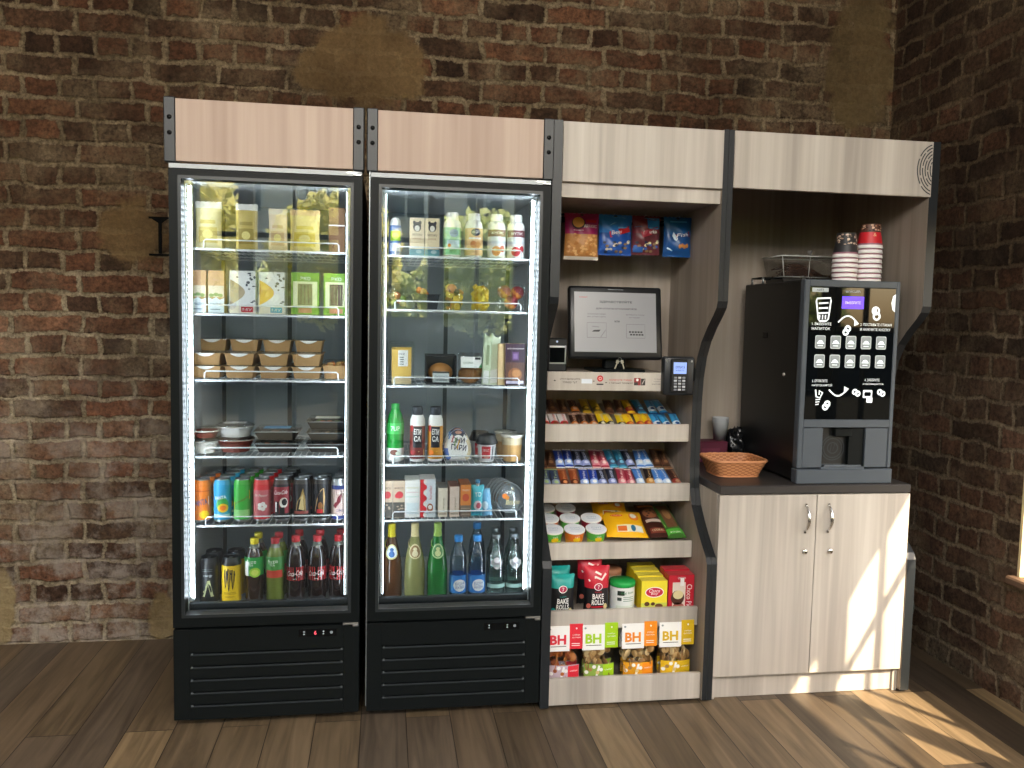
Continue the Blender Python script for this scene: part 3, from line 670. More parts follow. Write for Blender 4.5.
# ------------------------------------------------------------------ products: shared shapes
NTH = ('front', 'second', 'third', 'fourth', 'rearmost')
SILV = P('#c4c8ca', .3, 1.); DARKM = P('#2a2d30', .35, .7)
def can(name, label, loc, r, h, top, print_, group, cat='drink can', tabm=None):
    t = thing(name, label, cat, loc, group=group)
    m = MB(); base, shoulder = print_[0], print_[1]
    m.lathe([(r*.72, 0), (r*.95, .004), (r, .011), (r, .011), (r, h-.024), (r, h-.024), (r*.97, h-.018), (r*.86, h-.004)], [SILV, SILV, base, base, base, shoulder, shoulder, shoulder], 22)
    print_[2](m, cyl(r), r, h)
    m.build('can_body', t)
    l_ = MB().lathe([(r*.86, h-.004), (r*.88, h-.001), (r*.86, h), (r*.80, h-.001), (r*.78, h-.005), (0, h-.005)], top, 22)
    l_.dell(lambda u, v, e: (u, v, h-.005+e), 0, -r*.25, r*.22, r*.34, tabm or SILV, .002)
    l_.build('can_lid', t)
    return t
def bottle(name, label, loc, prof, mats, cap, group, label_fn=None, cat='drink bottle', capseg=20, capname='cap'):
    # prof is the lathe outline, cap = (outline, material)
    t = thing(name, label, cat, loc, group=group)
    MB().lathe(prof, mats, 24).build('bottle_body', t)
    MB().lathe(cap[0], cap[1], capseg).build(capname, t)
    if label_fn:
        m = MB(); label_fn(m); m.build('paper_label', t)
    return t
def band(m, rf, z0, z1, mat, a0=-PI, a1=PI, e=.0006, nu=28, nv=2):
    f = rf if callable(rf) else (lambda v: rf)
    m.grid(lambda u, v: ((f(z0+(z1-z0)*v)+e)*math.sin(a0+(a1-a0)*u), -(f(z0+(z1-z0)*v)+e)*math.cos(a0+(a1-a0)*u), z0+(z1-z0)*v), nu, nv, mat)
def rprof(prof):
    def f(z):
        for (r0, z0), (r1, z1) in zip(prof, prof[1:]):
            if z0 <= z <= z1 and z1 > z0: return r0+(r1-r0)*(z-z0)/(z1-z0)
        return prof[-1][0]
    return f
def pillow_S(w, h, d, seal=.06, p=.55):
    def dep(a, b):
        a = min(max(a, 0), 1); b = min(max((b-seal)/(1-2*seal), 0), 1)
        return d/2*(math.sin(PI*a)**p)*(math.sin(PI*b)**p)
    def S(u, v, e=0.):  # u in -w/2..w/2, v in 0..h
        a, b = u/w+.5, v/h
        pinch = 1-.05*math.sin(PI*min(max(b, 0), 1))
        return (u*pinch, -dep(a, b)-e-.0004, v)
    return S
def pillow(m, w, h, d, front, back=None, seal=.06, nu=10, nv=14, crease=0., seed=0, p=.55):
    S = pillow_S(w, h, d, seal, p); q = random.Random(seed); ph = [q.uniform(0, 6.3) for _ in range(4)]
    def wob(a, b): return crease*(math.sin(9*a+ph[0]+5*b)*math.sin(7*b+ph[1]))*math.sin(PI*a)*math.sin(PI*b)
    def F(u, v):
        x, y, z = S((u-.5)*w, v*h); zz = z
        if v == 0 or v == 1: zz += .0012*(1 if int(u*nu+.5) % 2 else -1)
        return (x, y+wob(u, v), zz)
    m.grid(F, nu, nv, front)
    def B(u, v):
        x, y, z = F(1-u, v); return (x, -y, z)
    m.grid(B, nu, nv, back or (front if not callable(front) or True else front))
    return lambda u, v, e=0.: (lambda s: (s[0], s[1]+wob(u/w+.5, v/h), s[2]))(S(u, v, e))
def carton(m, w, d, h, front, side, top, b=.0008):
    m.box(-w/2, w/2, 0, d, 0, h, side, b); m.drect(flat(0), -w/2+.0006, .0006, w/2-.0006, h-.0006, front, .0003)
    m.grid(lambda u, v: (-w/2+.0006+(w-.0012)*u, .0006+(d-.0012)*v, h+.0003), 1, 1, top)
    return flat(-.0004)
def taper_box(m, w0, d0, w1, d1, h, mat, t=.0015, floor=None, cx=0, y0=0, z0=0):
    # open tray: bottom w0 x d0, rim w1 x d1, with inner faces
    def ringp(w, d, z): return [(cx-w/2, y0+d1/2-d/2, z), (cx+w/2, y0+d1/2-d/2, z), (cx+w/2, y0+d1/2+d/2, z), (cx-w/2, y0+d1/2+d/2, z)]
    rings = [ringp(w0, d0, z0), ringp(w1, d1, z0+h), ringp(w1+.008, d1+.008, z0+h), ringp(w1+.008, d1+.008, z0+h+.0015), ringp(w1-2*t, d1-2*t, z0+h+.0015), ringp(w0-2*t, d0-2*t, z0+t)]
    vs = [p for r_ in rings for p in r_]; fs = [(3, 2, 1, 0)]
    for i in range(5):
        for k in range(4): fs.append((i*4+k, i*4+(k+1) % 4, i*4+4+(k+1) % 4, i*4+4+k))
    fs.append((20, 21, 22, 23)); m.add(vs, fs, [mat]*(len(fs)-1)+[floor or mat])
W_ = P('#f2f1ee', .4); OFFW = P('#e6e1d6', .5); NAVY = P('#23305a', .4); GOLD = P('#c9a24a', .35, .4); YELLOW = P('#f2c91d', .4); REDC = P('#c4212c', .4); LIME = P('#9fce3a', .4)
GREENC = P('#2fa04a', .4); CYAN = P('#2f9fd0', .4); ORNG = P('#ee7f22', .4); BLK = P('#15161a', .4); PINK = P('#e26f80', .4); BROWN = P('#5a3522', .5); TAN = P('#c79a5f', .6); SKYB = P('#5aa9de', .4)
MAROON = P('#6a1a2c', .4); TEAL = P('#1f9c94', .4); PURP = P('#3d2140', .4); CREAMC = P('#e9d9b4', .5); MINT = P('#a9d9bf', .45); PEACH = P('#f1c58e', .45); GREY = P('#8b8f92', .5)
KRAFT = P('#b08b5c', .75); KRAFTD = P('#94714a', .8)

# ------------------------------------------------------------------ left fridge, bottom: energy cans and bottles of soda
zb = .376
def pr_a(m, S, r, h):
    k = P('#b7b98a', .35); m.dline(S, [(-.013, .035), (.002, .088)], .006, k); m.dline(S, [(.002, .088), (.014, .035)], .009, k); m.dline(S, [(-.016, .050), (.012, .047)], .005, k)
    m.dline(S, [(-.018, .034), (-.010, .034)], .003, k); m.dline(S, [(.010, .034), (.02, .034)], .003, k); m.dtext(S, 'energy', 0, .104, .008, P('#a9adb0', .4), w=.03)
    for z in (.12, .126): m.drect(S, -.02, z, .015, z+.0015, P('#6f7579', .4), nu=6)
def pr_m(m, S, r, h):
    for k, (u, a, b_) in enumerate(((-.014, .125, .060), (-.002, .128, .05), (.011, .124, .056))): m.dline(S, [(u-.004, a), (u-.005, a-.03), (u-.002, b_), (u+.002, a-.035), (u+.003, a-.004), (u+.006, a-.02)], .0042, BLK)
    m.dtext(S, 'MONSTER', 0, .042, .0085, P('#6d5a10', .4), w=.04); m.dtext(S, 'ENERGY', 0, .030, .006, P('#6d5a10', .4), w=.03); band(m, r, .138, .146, BLK)
g = 'energy drink cans at the bottom of the left fridge'
a = can('energy_drink_can', 'black energy drink can with a pale letter A, front one at bottom left', (.087, .145, zb), .0325, .166, DARKM, (BLK, BLK, pr_a), g)
dup(a, (.089, .222, zb), 'black energy drink can hidden behind the can with the letter A')
a = can('energy_drink_can', 'yellow energy drink can with black claw marks at the left fridge bottom', (.160, .145, zb), .0325, .166, DARKM, (YELLOW, BLK, pr_m), g)
dup(a, (.163, .222, zb), 'yellow can with black shoulder standing behind the claw-mark can')
PETP = [(0, .004), (.012, .001), (.024, 0), (.0305, .008), (.031, .02), (.0295, .045), (.0315, .07), (.032, .078), (.032, .128), (.032, .128), (.0315, .150), (.028, .172), (.019, .193), (.0135, .203), (.0128, .208)]
CAPP = [(.0142, .206), (.0148, .207), (.0148, .224), (.0135, .226), (0, .226)]
COLA = P('#1b0c08', .08, coat=.6); TEAB = P('#2d1a0c', .08, coat=.6); TEAG = tinted('green_tea', '#7d8a3c', .25); CPET = tinted('clear_bottle_top', '#c9d2c4', .7)
REDCAP = P('#b3202a', .4); YCAP = P('#e3cf1f', .4)
def soda(label, loc, liq, cap, lab, fill, group):
    nrm = [liq]*12+[CPET, CPET, CPET]
    return bottle('soda_bottle', label, loc, PETP, nrm, ([(r*1.0, z) for r, z in CAPP], cap), group, lab)
def lab_cola(m):
    red = P('#cf1f2b', .4); S = cyl(.0323); band(m, .032, .080, .127, red)
    m.dtext(S, 'Coca-Cola', 0, .106, .017, W_, w=.056, rot=.10, slant=.25); m.dline(S, [(-.026, .094), (-.008, .097), (.012, .093), (.026, .098)], .002, W_); m.dtext(S, 'ВКУС', 0, .086, .004, W_)
def lab_tea1(m):
    S = cyl(.0325); band(m, .0322, .100, .165, GREENC, -1.35, 1.35); m.dell(S, .006, .112, .019, .017, LIME, .0012, rings=3); m.dell(S, .006, .112, .012, .011, P('#d8e36a', .4), .0018, rings=2)
    m.dtext(S, 'fuze', -.006, .150, .014, W_, w=.032, e=.002, rot=.1); m.dtext(S, 'TEA', -.008, .138, .007, W_, e=.002); m.drect(S, -.032, .100, -.016, .150, W_, .0011, nu=4)
def lab_tea2(m):
    S = cyl(.0325); band(m, .0322, .105, .165, P('#3f8a3a', .4), -1.35, 1.35); m.drect(S, -.03, .092, .03, .118, P('#c5402f', .4), .0012, nu=8); m.dtext(S, 'fuze', -.004, .150, .014, W_, w=.032, e=.002, rot=.1); m.dtext(S, 'TEA', -.006, .137, .007, W_, e=.002)
g = 'soda bottles at the bottom of the left fridge'
a = soda('dark iced tea bottle with yellow cap and lime label, front of its pair', (.236, .148, zb), TEAB, YCAP, lab_tea1, 12, g); dup(a, (.239, .222, zb), 'dark iced tea bottle with yellow cap, behind the lime-labelled one')
a = soda('green tea bottle with red cap and green label, front of its pair', (.306, .148, zb), TEAG, REDCAP, lab_tea2, 12, g); dup(a, (.310, .222, zb), 'green tea bottle with red cap, behind the one with a red stripe label')
PETP2 = [(0, .004), (.012, .001), (.024, 0), (.0315, .008), (.0325, .03), (.0300, .055), (.0325, .078), (.0327, .082), (.0327, .128), (.0327, .128), (.0325, .145), (.0285, .172), (.0185, .198), (.0138, .208), (.0128, .214)]
PETP, CAPP = PETP2, [(.0142, .211), (.0150, .212), (.0150, .230), (.0138, .232), (0, .232)]
for i, (x, wh) in enumerate(((.376, 'nearest the green tea'), (.449, 'in the middle of the three'), (.522, 'beside the right wall'))):
    a = soda('front cola bottle with red label and red cap, '+wh, (x, .148, zb), COLA, REDCAP, lab_cola, 11, g) if i == 0 else dup(c0, (x, .148, zb), 'front cola bottle with red label and red cap, '+wh, rot=(0, 0, (.0, .0, -.25)[i]))
    if i == 0: c0 = a
    dup(c0, (x+.004, .226, zb), 'rear cola bottle with red cap, '+wh)

# ------------------------------------------------------------------ left fridge, fifth shelf: slim cans in columns
z5 = .657+.005
def pr_or(m, S, r, h):
    m.drect(S, -.034, .108, .034, .112, P('#c65a12', .4), nu=10); m.dpoly(S, [(-.028, .05), (.028, .062), (.028, .092), (-.028, .082)], W_, .0005); m.dtext(S, 'FANTA', 0, .072, .020, P('#2f4a8f', .4), w=.044, rot=.18, bold=.02); m.dell(S, .012, .03, .016, .014, YELLOW, .0012, rings=2)
def pr_bl(m, S, r, h):
    m.dell(S, .004, .062, .021, .026, GREENC, .0010, rings=3); m.dell(S, .006, .052, .017, .015, YELLOW, .0016, rings=2); m.dell(S, .006, .052, .010, .009, ORNG, .0022); m.dtext(S, 'FANTA', -.002, .088, .012, W_, w=.036, rot=.15, e=.002, bold=.02); m.drect(S, -.03, .022, .03, .03, P('#bfe3f2', .4), nu=8)
def pr_gr(m, S, r, h):
    m.dpoly(S, [(-.03, .045), (.03, .080), (.03, .112), (-.03, .070)], YELLOW, .0008); m.dtext(S, 'Schweppes', 0, .077, .013, P('#7a3b12', .4), w=.05, rot=.52, slant=.2); m.drect(S, -.03, .022, .03, .045, P('#8fd07d', .4), .0008, nu=8)
def pr_rd(m, S, r, h):
    m.drect(S, -.04, .02, .04, .112, P('#c4646b', .4), .0008, nu=12); 
    for k in range(5): m.dell(S, .004+.009*math.cos(k*1.257), .056+.009*math.sin(k*1.257), .007, .007, W_, .0016+.0001*k)
    m.dtext(S, 'Dr Pepper', 0, .093, .011, OFFW, w=.042, slant=.2, e=.002)
def pr_ck(m, S, r, h):
    m.drect(S, -.034, .03, .034, .122, P('#8f1d2a', .4), .0008, nu=10); m.dtext(S, 'Coca-Cola', 0, .104, .014, W_, w=.046, rot=.06, slant=.25, e=.0016); m.dell(S, .010, .068, .014, .018, OFFW, .0016); m.dell(S, .012, .07, .009, .012, BLK, .002); m.drect(S, -.02, .03, -.006, .072, BLK, .002, nu=3); m.drect(S, -.004, .03, .012, .052, BLK, .0024, nu=3); m.drect(S, -.018, .036, -.013, .07, W_, .0028)
def pr_go(m, S, r, h):
    m.dpoly(S, [(-.018, .04), (.016, .03), (.014, .08), (.006, .118), (-.002, .09), (-.014, .07)], P('#b89a58', .4), .0008); m.dpoly(S, [(-.008, .045), (.01, .04), (.006, .1), (0, .085)], P('#d9c48d', .4), .0014); m.drect(S, -.026, .028, .026, .038, P('#9f4a44', .4), .0014, nu=8)
def pr_go2(m, S, r, h):
    m.dpoly(S, [(-.02, .035), (.012, .03), (.016, .085), (.012, .118), (.002, .112), (-.012, .08)], P('#c9a066', .4), .0008); m.dell(S, 0, .055, .008, .014, P('#8c5c2c', .4), .0014); m.drect(S, -.012, .030, .008, .044, REDC, .0018, nu=4)
def pr_wh(m, S, r, h):
    m.drect(S, -.034, .008, .034, .020, P('#2b3f8f', .4), .0008, nu=10); m.drect(S, -.03, .112, .03, .126, P('#32407f', .4), .0008, nu=10); m.dpoly(S, [(-.02, .055), (.0, .09), (.012, .1), (.006, .07), (-.012, .045)], P('#7b2430', .4), .0012); m.dtext(S, 'CITRUS', .004, .038, .008, P('#2b3f8f', .4), w=.026, e=.0014)
cols = [('orange', (.064, 3), ORNG, ORNG, pr_or, 'orange slim soda can with white band'), ('cyan', (.131, 4), CYAN, CYAN, pr_bl, 'bright blue slim soda can with green fruit'), ('green', (.197, 4), P('#3cae3e', .4), P('#3cae3e', .4), pr_gr, 'green slim soda can with a slanting yellow band'),
        ('red', (.262, 4), P('#d02a2f', .4), P('#d02a2f', .4), pr_rd, 'red and pink slim can with white flower'), ('cola', (.328, 4), BLK, BLK, pr_ck, 'dark red and black slim cola can'), ('gold', (.396, 2), BLK, BLK, pr_go, 'black slim can with gold flame picture'),
        ('amber', (.461, 2), BLK, BLK, pr_go2, 'black slim can with amber picture and red mark'), ('white', (.524, 4), P('#ddc3b8', .4), P('#c9cdd0', .3, .8), pr_wh, 'pinkish white slim can with blue foot')]
for key, (x, n_), c1, c2, fn, lb in cols:
    a = None
    for i in range(n_):
        lab = '%s, %s of its column' % (lb, 'front' if i == 0 else NTH[i] + ' from the front')
        loc = (x+.006*i, .150+.064*i, z5)
        if a is None: a = can('soda_can', lab, loc, .0292, .150, SILV, (c1, c2, fn), 'slim cans on the fifth shelf of the left fridge')
        else: dup(a, loc, lab)

# ------------------------------------------------------------------ left fridge, fourth shelf: bowls and meal trays
z4 = .893+.006
def bowl(label, loc, r0, r1, h, mat, rim, lidm, food, mark=None):
    t = thing('meal_bowl', label, 'food bowl', loc, group='meal bowls on the fourth shelf of the left fridge')
    MB().lathe([(0, 0), (r0, 0), (r0*1.02, .003), (r1, h), (r1+.004, h), (r1+.004, h+.003), (r1-.003, h+.003), (r1-.006, h-.006), (0, h-.006)], [mat, mat, mat, rim, rim, rim, mat, food], 26).build('bowl', t)
    l_ = MB().lathe([(r1+.005, h+.002), (r1+.005, h+.006), (r1-.006, h+.012), (0, h+.012)], [lidm, lidm, lidm], 26)
    S = lambda u, v, e: (u, v, h+.012+e)
    if mark: l_.drect(S, -r1*.62, -.028, r1*.62, .022, W_, .0008); l_.dtext(S, mark, 0, 0, .012, P('#39414a', .5), w=r1*.9, e=.0014)
    l_.build('bowl_lid', t); return t
REDB = P('#7c3427', .35); SOUP = P('#8a3a22', .3)
bowl('white paper bowl with clear lid at the left end, under the red one', (.073, .165, z4), .030, .042, .040, OFFW, OFFW, CLEARW, SOUP)
bowl('red-brown lidded bowl stacked on the white bowl at the left', (.073, .168, z4+.0525), .034, .044, .022, REDB, OFFW, CLEAR, SOUP)
bowl('wide red-brown bowl next to the left white bowl, at the bottom of its stack', (.166, .20, z4), .046, .060, .040, REDB, P('#c9b8a8', .5), CLEARW, SOUP)
bowl('wide white bowl with a printed clear lid, stacked on the red-brown bowl', (.166, .20, z4+.0525), .046, .060, .034, W_, OFFW, CLEARW, P('#cfc9bd', .5), 'СУП')
def meal(label, loc, w, d, h, foodm, bits, lidmark, rot=0.):
    t = thing('meal_tray', label, 'meal tray', loc, rot=(0, 0, rot), group='black meal trays on the fourth shelf of the left fridge')
    m = MB(); taper_box(m, w*.8, d*.8, w, d, h, P('#0d0e0f', .35)); m.tube([(-w/2-.004, -.004, h+.001), (w/2+.004, -.004, h+.001), (w/2+.004, d+.004, h+.001), (-w/2-.004, d+.004, h+.001)], .0013, P('#9fa4a6', .3), 5, True); m.build('tray', t)
    q = MB(); q.box(-w*.40, w*.40, d*.12, d*.88, h*.3, h*.62, foodm, .006)
    for k in range(bits[0]): q.ball((rnd.uniform(-.33, .33)*w, d*rnd.uniform(.2, .8), h*.66), rnd.uniform(.009, .014), bits[1+k % (len(bits)-1)], 8, 5, (1, 1, .6))
    q.build('food', t)
    l_ = MB(); X = w/2+.003
    pts = [(-X, h+.001), (X, h+.001), (X-.008, h+.012), (-X+.008, h+.012)]
    l_.prism(pts, -.004, d+.004, 'y', CLEAR)
    S = lambda u, v, e: (u, v, h+.012+e)
    if lidmark: l_.drect(S, -w*.30, .006, w*.30, d*.6, lidmark[0], .0008); l_.dtext(S, lidmark[1], 0, d*.32, .016, lidmark[2], w=w*.42, e=.0016)
    l_.build('clear_lid', t); return t
RICE = P('#cdb98c', .7); MEAT = P('#6d3c22', .6); VEG = P('#6c8a34', .6); CAR = P('#d0702c', .6)
meal('black meal tray in the centre, bottom of its stack of two', (.312, .15, z4), .150, .115, .030, RICE, (8, MEAT, CAR), None)
meal('black meal tray with a blue lid sticker, top of the centre stack', (.310, .152, z4+.0435), .150, .115, .028, P('#3b2a20', .6), (8, MEAT, P('#2a1c15', .6)), (P('#3f9ccf', .4), 'ПЛОВ', NAVY))
meal('black meal tray with pink slices, bottom of the right-hand stack of three', (.482, .15, z4), .140, .115, .028, P('#b58a74', .6), (9, P('#c98d7c', .5), P('#d9b09c', .5)), None)
meal('black meal tray in the middle of the right-hand stack of three', (.483, .153, z4+.0415), .140, .115, .026, MEAT, (8, BROWN, TAN), None)
meal('black meal tray with white and green lid label, top of the right-hand stack', (.482, .152, z4+.081), .140, .115, .026, RICE, (8, VEG, CAR), (P('#d6d6c8', .4), 'САЛАТ', VEG))

# ------------------------------------------------------------------ left fridge, third shelf: kraft boxes
z3 = 1.151+.006
def kraft(label, loc):
    t = thing('kraft_food_box', label, 'food box', loc, group='kraft boxes on the third shelf of the left fridge')
    m = MB(); taper_box(m, .082, .092, .096, .108, .039, KRAFT, floor=P('#7a5b3c', .7)); m.box(-.036, .036, .016, .088, .006, .026, P('#8f6b42', .7), .006); m.build('box_base', t)
    l_ = MB(); l_.box(-.048, .048, 0, .108, .0410, .0425, CLEARW)
    S = lambda u, v, e: (u, -.0016-e-.0010*abs(v-.04)/.02, v)
    pts = [(-.030+.06*i/14, .0405-.011*math.sin(PI*i/14)**.9) for i in range(15)]
    l_.dpoly(S, pts[::1]+[], W_, .003); l_.grid(lambda u, v: (-.03+.06*u, -.0046+.008*v, .0432), 1, 1, W_)
    l_.build('lid', t); return t
xs3 = (.081, .190, .302, .412); nm3 = ('against the left wall', 'second column from the left', 'third column from the left', 'fourth column from the left')
k0 = None
for i, x in enumerate(xs3):
    for row, (y, lev) in enumerate(((.135, 2), (.262, 3))):
        for j in range(lev):
            lab = 'kraft box with white lid tab, %s, %s row, %s' % (nm3[i], ('front', 'rear')[row], ('bottom', 'middle' if lev == 3 else 'top', 'top')[j])
            loc = (x-(.004 if row else 0), y, z3+j*.0436)
            k0 = kraft(lab, loc) if k0 is None else k0
            if k0['label'] != lab: dup(k0, loc, lab)
t = thing('sandwich_box', 'open-topped kraft box with orange filling, right of the kraft stacks', 'food box', (.506, .14, z3))
m = MB(); taper_box(m, .066, .08, .078, .09, .045, KRAFT); m.build('box_base', t)
q = MB()
for k in range(9): q.ball((rnd.uniform(-.028, .028), rnd.uniform(.015, .075), .046+rnd.uniform(0, .006)), rnd.uniform(.009, .013), (TAN, CAR, P('#a86a34', .6))[k % 3], 8, 5)
q.build('food', t); MB().box(-.037, .037, .002, .088, .0485, .066, CLEAR, .006).build('clear_lid', t)

# ------------------------------------------------------------------ left fridge, second shelf: sandwich packs
z2 = 1.371+.006
def wedge(label, loc):
    t = thing('sandwich_pack', label, 'sandwich pack', loc, group='packs on the second shelf of the left fridge')
    m = MB(); w, h = .052, .140
    m.prism([(0, 0), (.075, 0), (.015, h), (0, h)], -w/2, w/2, 'x', KRAFT); S = flat(0)
    m.drect(S, -w/2, .09, w/2, h, P('#c19a72', .6)); m.drect(S, -w/2+.001, .052, w/2-.001, .09, P('#d9cdb6', .5), .0008); m.dpoly(S, [(-w/2, 0), (w/2, 0), (w/2, .05), (.012, .043), (0, .052), (-.012, .045), (-w/2, .052)], P('#cfdde6', .4), .001)
    for u, v in ((-.015, .058), (0, .061), (.014, .058)): m.dell(S, u, v, .008, .006, P('#7d9a5a', .5), .0014)
    m.dtext(S, 'сэндвич', 0, .028, .010, P('#4f6a80', .5), w=.038, e=.0016); m.drect(S, -.018, .010, .014, .013, P('#4f6a80', .5), .0016); m.build('wrapper', t); return t
a = wedge('slim sandwich wedge with tan top and pale blue foot, against the left wall', (.060, .125, z2)); dup(a, (.118, .125, z2), 'second slim sandwich wedge from the left wall, tan top and pale blue foot')
def cow(label, loc, w, h, fill, tagm, tt):
    t = thing('sandwich_pack', label, 'sandwich pack', loc, group='packs on the second shelf of the left fridge')
    m = MB(); S = carton(m, w, .035, h, P('#e3e6e8', .45), W_, W_)
    pts = [(-w/2+.002, .028)]+[(-w/2+.002+.048*math.sin(PI*i/16), .028+.085*(i/16)) for i in range(17)]
    m.dpoly(S, pts, fill, .0008)
    q = random.Random(5)
    for k in range(16):
        u, v = q.uniform(-.2, .48)*w, q.uniform(.03, .97)*h
        if u < .012+.0 and v < .118: u = q.uniform(.26, .46)*w
        m.dell(S, u, v, q.uniform(.003, .007), q.uniform(.002, .005), P('#4a4d57', .5), .0012, 9)
    m.drect(S, -w/2+.002, .001, w/2-.002, .024, P('#e6dccf', .5), .0014); m.drect(S, -.004, .004, w/2-.008, .022, tagm, .0018); m.dtext(S, tt, .016, .013, .009, W_, w=.03, e=.0024)
    m.build('carton', t); return t
cow('white black-spotted sandwich pack with a half-round window and red tag', (.203, .125, z2), .084, .142, P('#b5a68a', .5), P('#c21f38', .4), 'МУ')
cow('white black-spotted sandwich pack with yellow filling and blue tag', (.298, .125, z2), .084, .140, P('#e2b23d', .5), P('#2f9fc0', .4), 'МУ')
def grn(label, loc, w, win):
    t = thing('salad_pack', label, 'salad pack', loc, group='packs on the second shelf of the left fridge')
    m = MB(); S = carton(m, w, .05, .142, P('#7fae3a', .45), P('#6a9a34', .45), P('#6a9a34', .45))
    m.drect(S, -w/2+.006, .028, w/2-.006, .112, P('#dfe3b4', .45), .0008); m.drect(S, -w*.26, .032, w*.26, .104, win, .0014)
    for k in range(7): m.dline(S, [(-w*.22+w*.07*k, .034), (-w*.2+w*.06*k, .100)], .002, P('#6d5b49', .5) if k % 2 else P('#8b9668', .5), .002)
    m.drect(S, -.022, .006, .022, .022, P('#c98a66', .5), .0014); m.dtext(S, 'эко', 0, .122, .012, W_, e=.0014); m.build('carton', t); return t
grn('green salad pack with olive window, beside the yellow-filled sandwich pack', (.408, .125, z2), .092, P('#84855a', .4)); grn('green salad pack with dark brown window at the right wall', (.511, .125, z2), .084, P('#4a332c', .4))

# ------------------------------------------------------------------ left fridge, top shelf: tall pale pouches
z1 = 1.585+.006
def pouch(label, loc, w, h, body, topm, printed, kind='snack_pouch', group='pouches on the top shelf of the left fridge'):
    t = thing(kind, label, 'food pouch', loc, group=group)
    m = MB(); S = pillow(m, w, h, .045, lambda u, v: topm if v > .84 else body, None, .04, 10, 14, .002, int(loc[0]*1e4))
    m.drect(S, -w*.36, h*.12, w*.36, h*.45, printed, .001, 6, 6); m.drect(S, -w*.3, h*.52, w*.3, h*.60, printed, .001, 6, 2); m.dell(S, 0, h*.3, w*.2, h*.09, P('#e9d98a', .5), .002, rings=3)
    m.build('pouch', t); return t
pouch('tall pale yellow pouch with white top, left on the top shelf', (.091, .150, z1), .086, .155, P('#ddd3a6', .45), W_, P('#c9b66a', .5))
pouch('olive yellow pouch with white top, second on the top shelf', (.214, .150, z1), .072, .152, P('#bfa95a', .45), W_, P('#9f8b3e', .5))
pouch('slim peach pouch, third on the top shelf of the left fridge', (.316, .150, z1), .062, .140, P('#e0c9a4', .45), P('#e3d6bd', .45), P('#c9a87a', .5))
pouch('wide yellow pouch, fourth on the top shelf of the left fridge', (.405, .150, z1), .100, .140, P('#e3cf86', .45), P('#dcb98a', .45), P('#d9c04a', .5))
t = thing('reflection_box', 'brown box standing in for a reflection, top shelf of the left fridge', 'food box', (.512, .13, z1))  # box built in place of a brown reflection in the door glass
m = MB(); S = carton(m, .055, .08, .150, P('#7d5a3c', .6), P('#6b4a31', .6), W_); m.drect(S, -.0275, .088, .0275, .092, W_, .001); m.build('carton', t)

# ------------------------------------------------------------------ right fridge, bottom: glass and plastic bottles
zb = .372
GP = [(0, .006), (.02, .0), (.0345, .004), (.037, .012), (.0375, .10), (.0355, .130), (.029, .165), (.0205, .198), (.0145, .225), (.0125, .245), (.0122, .258)]
def lemonade(label, loc, liq, neck, emb):
    t = thing('lemonade_bottle', label, 'drink bottle', loc, group='tall glass lemonade bottles at the bottom of the right fridge')
    MB().lathe(GP, [liq]*10, 26).build('bottle_body', t)
    MB().lathe([(.0150, .2245), (.0132, .246), (.0142, .252), (.0142, .268), (.0130, .271), (0, .271)], [neck, neck, neck, neck, neck], 18).build('neck_foil', t)
    m = MB(); rf = rprof(GP); S = cyl(rf, .026); m.dell(S, 0, .175, .021, .026, emb[0], .0012, rings=4); m.dell(S, 0, .175, .017, .021, emb[1], .0020, rings=3); m.dell(S, 0, .168, .009, .011, emb[2], .0028, rings=2); m.dell(S, 0, .183, .007, .006, emb[2], .0028, rings=2)
    m.tube([((rf(.19)+.001)*math.sin(a), -(rf(.19)+.001)*math.cos(a), .19+.020*math.cos(a*1.0+2.6)) for a in [i*2*PI/20 for i in range(20)]], .0012, neck, 5, True)
    m.build('neck_emblem', t); return t
lemonade('brown lemonade bottle with yellow neck foil, against the left wall', (.083+.625, .155, zb), tinted('brown_glass', '#4f2f17', .12), P('#d3c321', .35), (P('#d9cf8a', .4), P('#dfe9f4', .4), P('#2f5f9a', .4)))
lemonade('pale yellow-green lemonade bottle with cream neck foil', (.165+.625, .155, zb), tinted('pale_glass', '#a3a468', .35), P('#d8c793', .4), (P('#d9c99a', .4), P('#8a6a3c', .4), P('#ded0a8', .4)))
lemonade('deep green lemonade bottle with pale green neck foil', (.246+.625, .155, zb), tinted('green_glass', '#1f7a33', .18), P('#9fc25a', .4), (P('#a9c98a', .4), P('#4f8a4a', .4), P('#d5dca0', .4)))
WATER = pane_mat('water_bottle', .10, (.62, .80, .93, 1), .05); BLUEC = P('#2f8fe0', .35)
WP = [(0, .004), (.012, .001), (.023, 0), (.0305, .008), (.0315, .02), (.0300, .04), (.0316, .05), (.0316, .085), (.030, .092), (.0313, .10), (.0300, .112), (.0313, .124), (.030, .14), (.026, .165), (.0165, .19), (.0135, .2), (.0130, .208)]
def lab_w(m):
    band(m, .0318, .022, .086, P('#2c7cc9', .4)); S = cyl(.0322); m.dell(S, .004, .050, .023, .022, W_, .0012, rings=3); m.dtext(S, 'БОН', .004, .057, .011, P('#1f4f9f', .4), w=.03, e=.002, rot=.08); m.dtext(S, 'АКВА', .004, .044, .011, P('#1f4f9f', .4), w=.032, e=.002, rot=.08); m.drect(S, -.03, .030, -.022, .08, P('#5aa3e0', .4), .0012)
capw = [(.0145, .204), (.0152, .205), (.0152, .224), (.0138, .226), (0, .226)]
g = 'blue-capped water bottles at the bottom of the right fridge'
a = bottle('water_bottle', 'front water bottle with blue cap, next to the green lemonade', (.321+.625, .150, zb), WP, WATER, (capw, BLUEC), g, lab_w)
dup(a, (.389+.625, .150, zb), 'front water bottle with blue cap, next to the clear glass bottles')
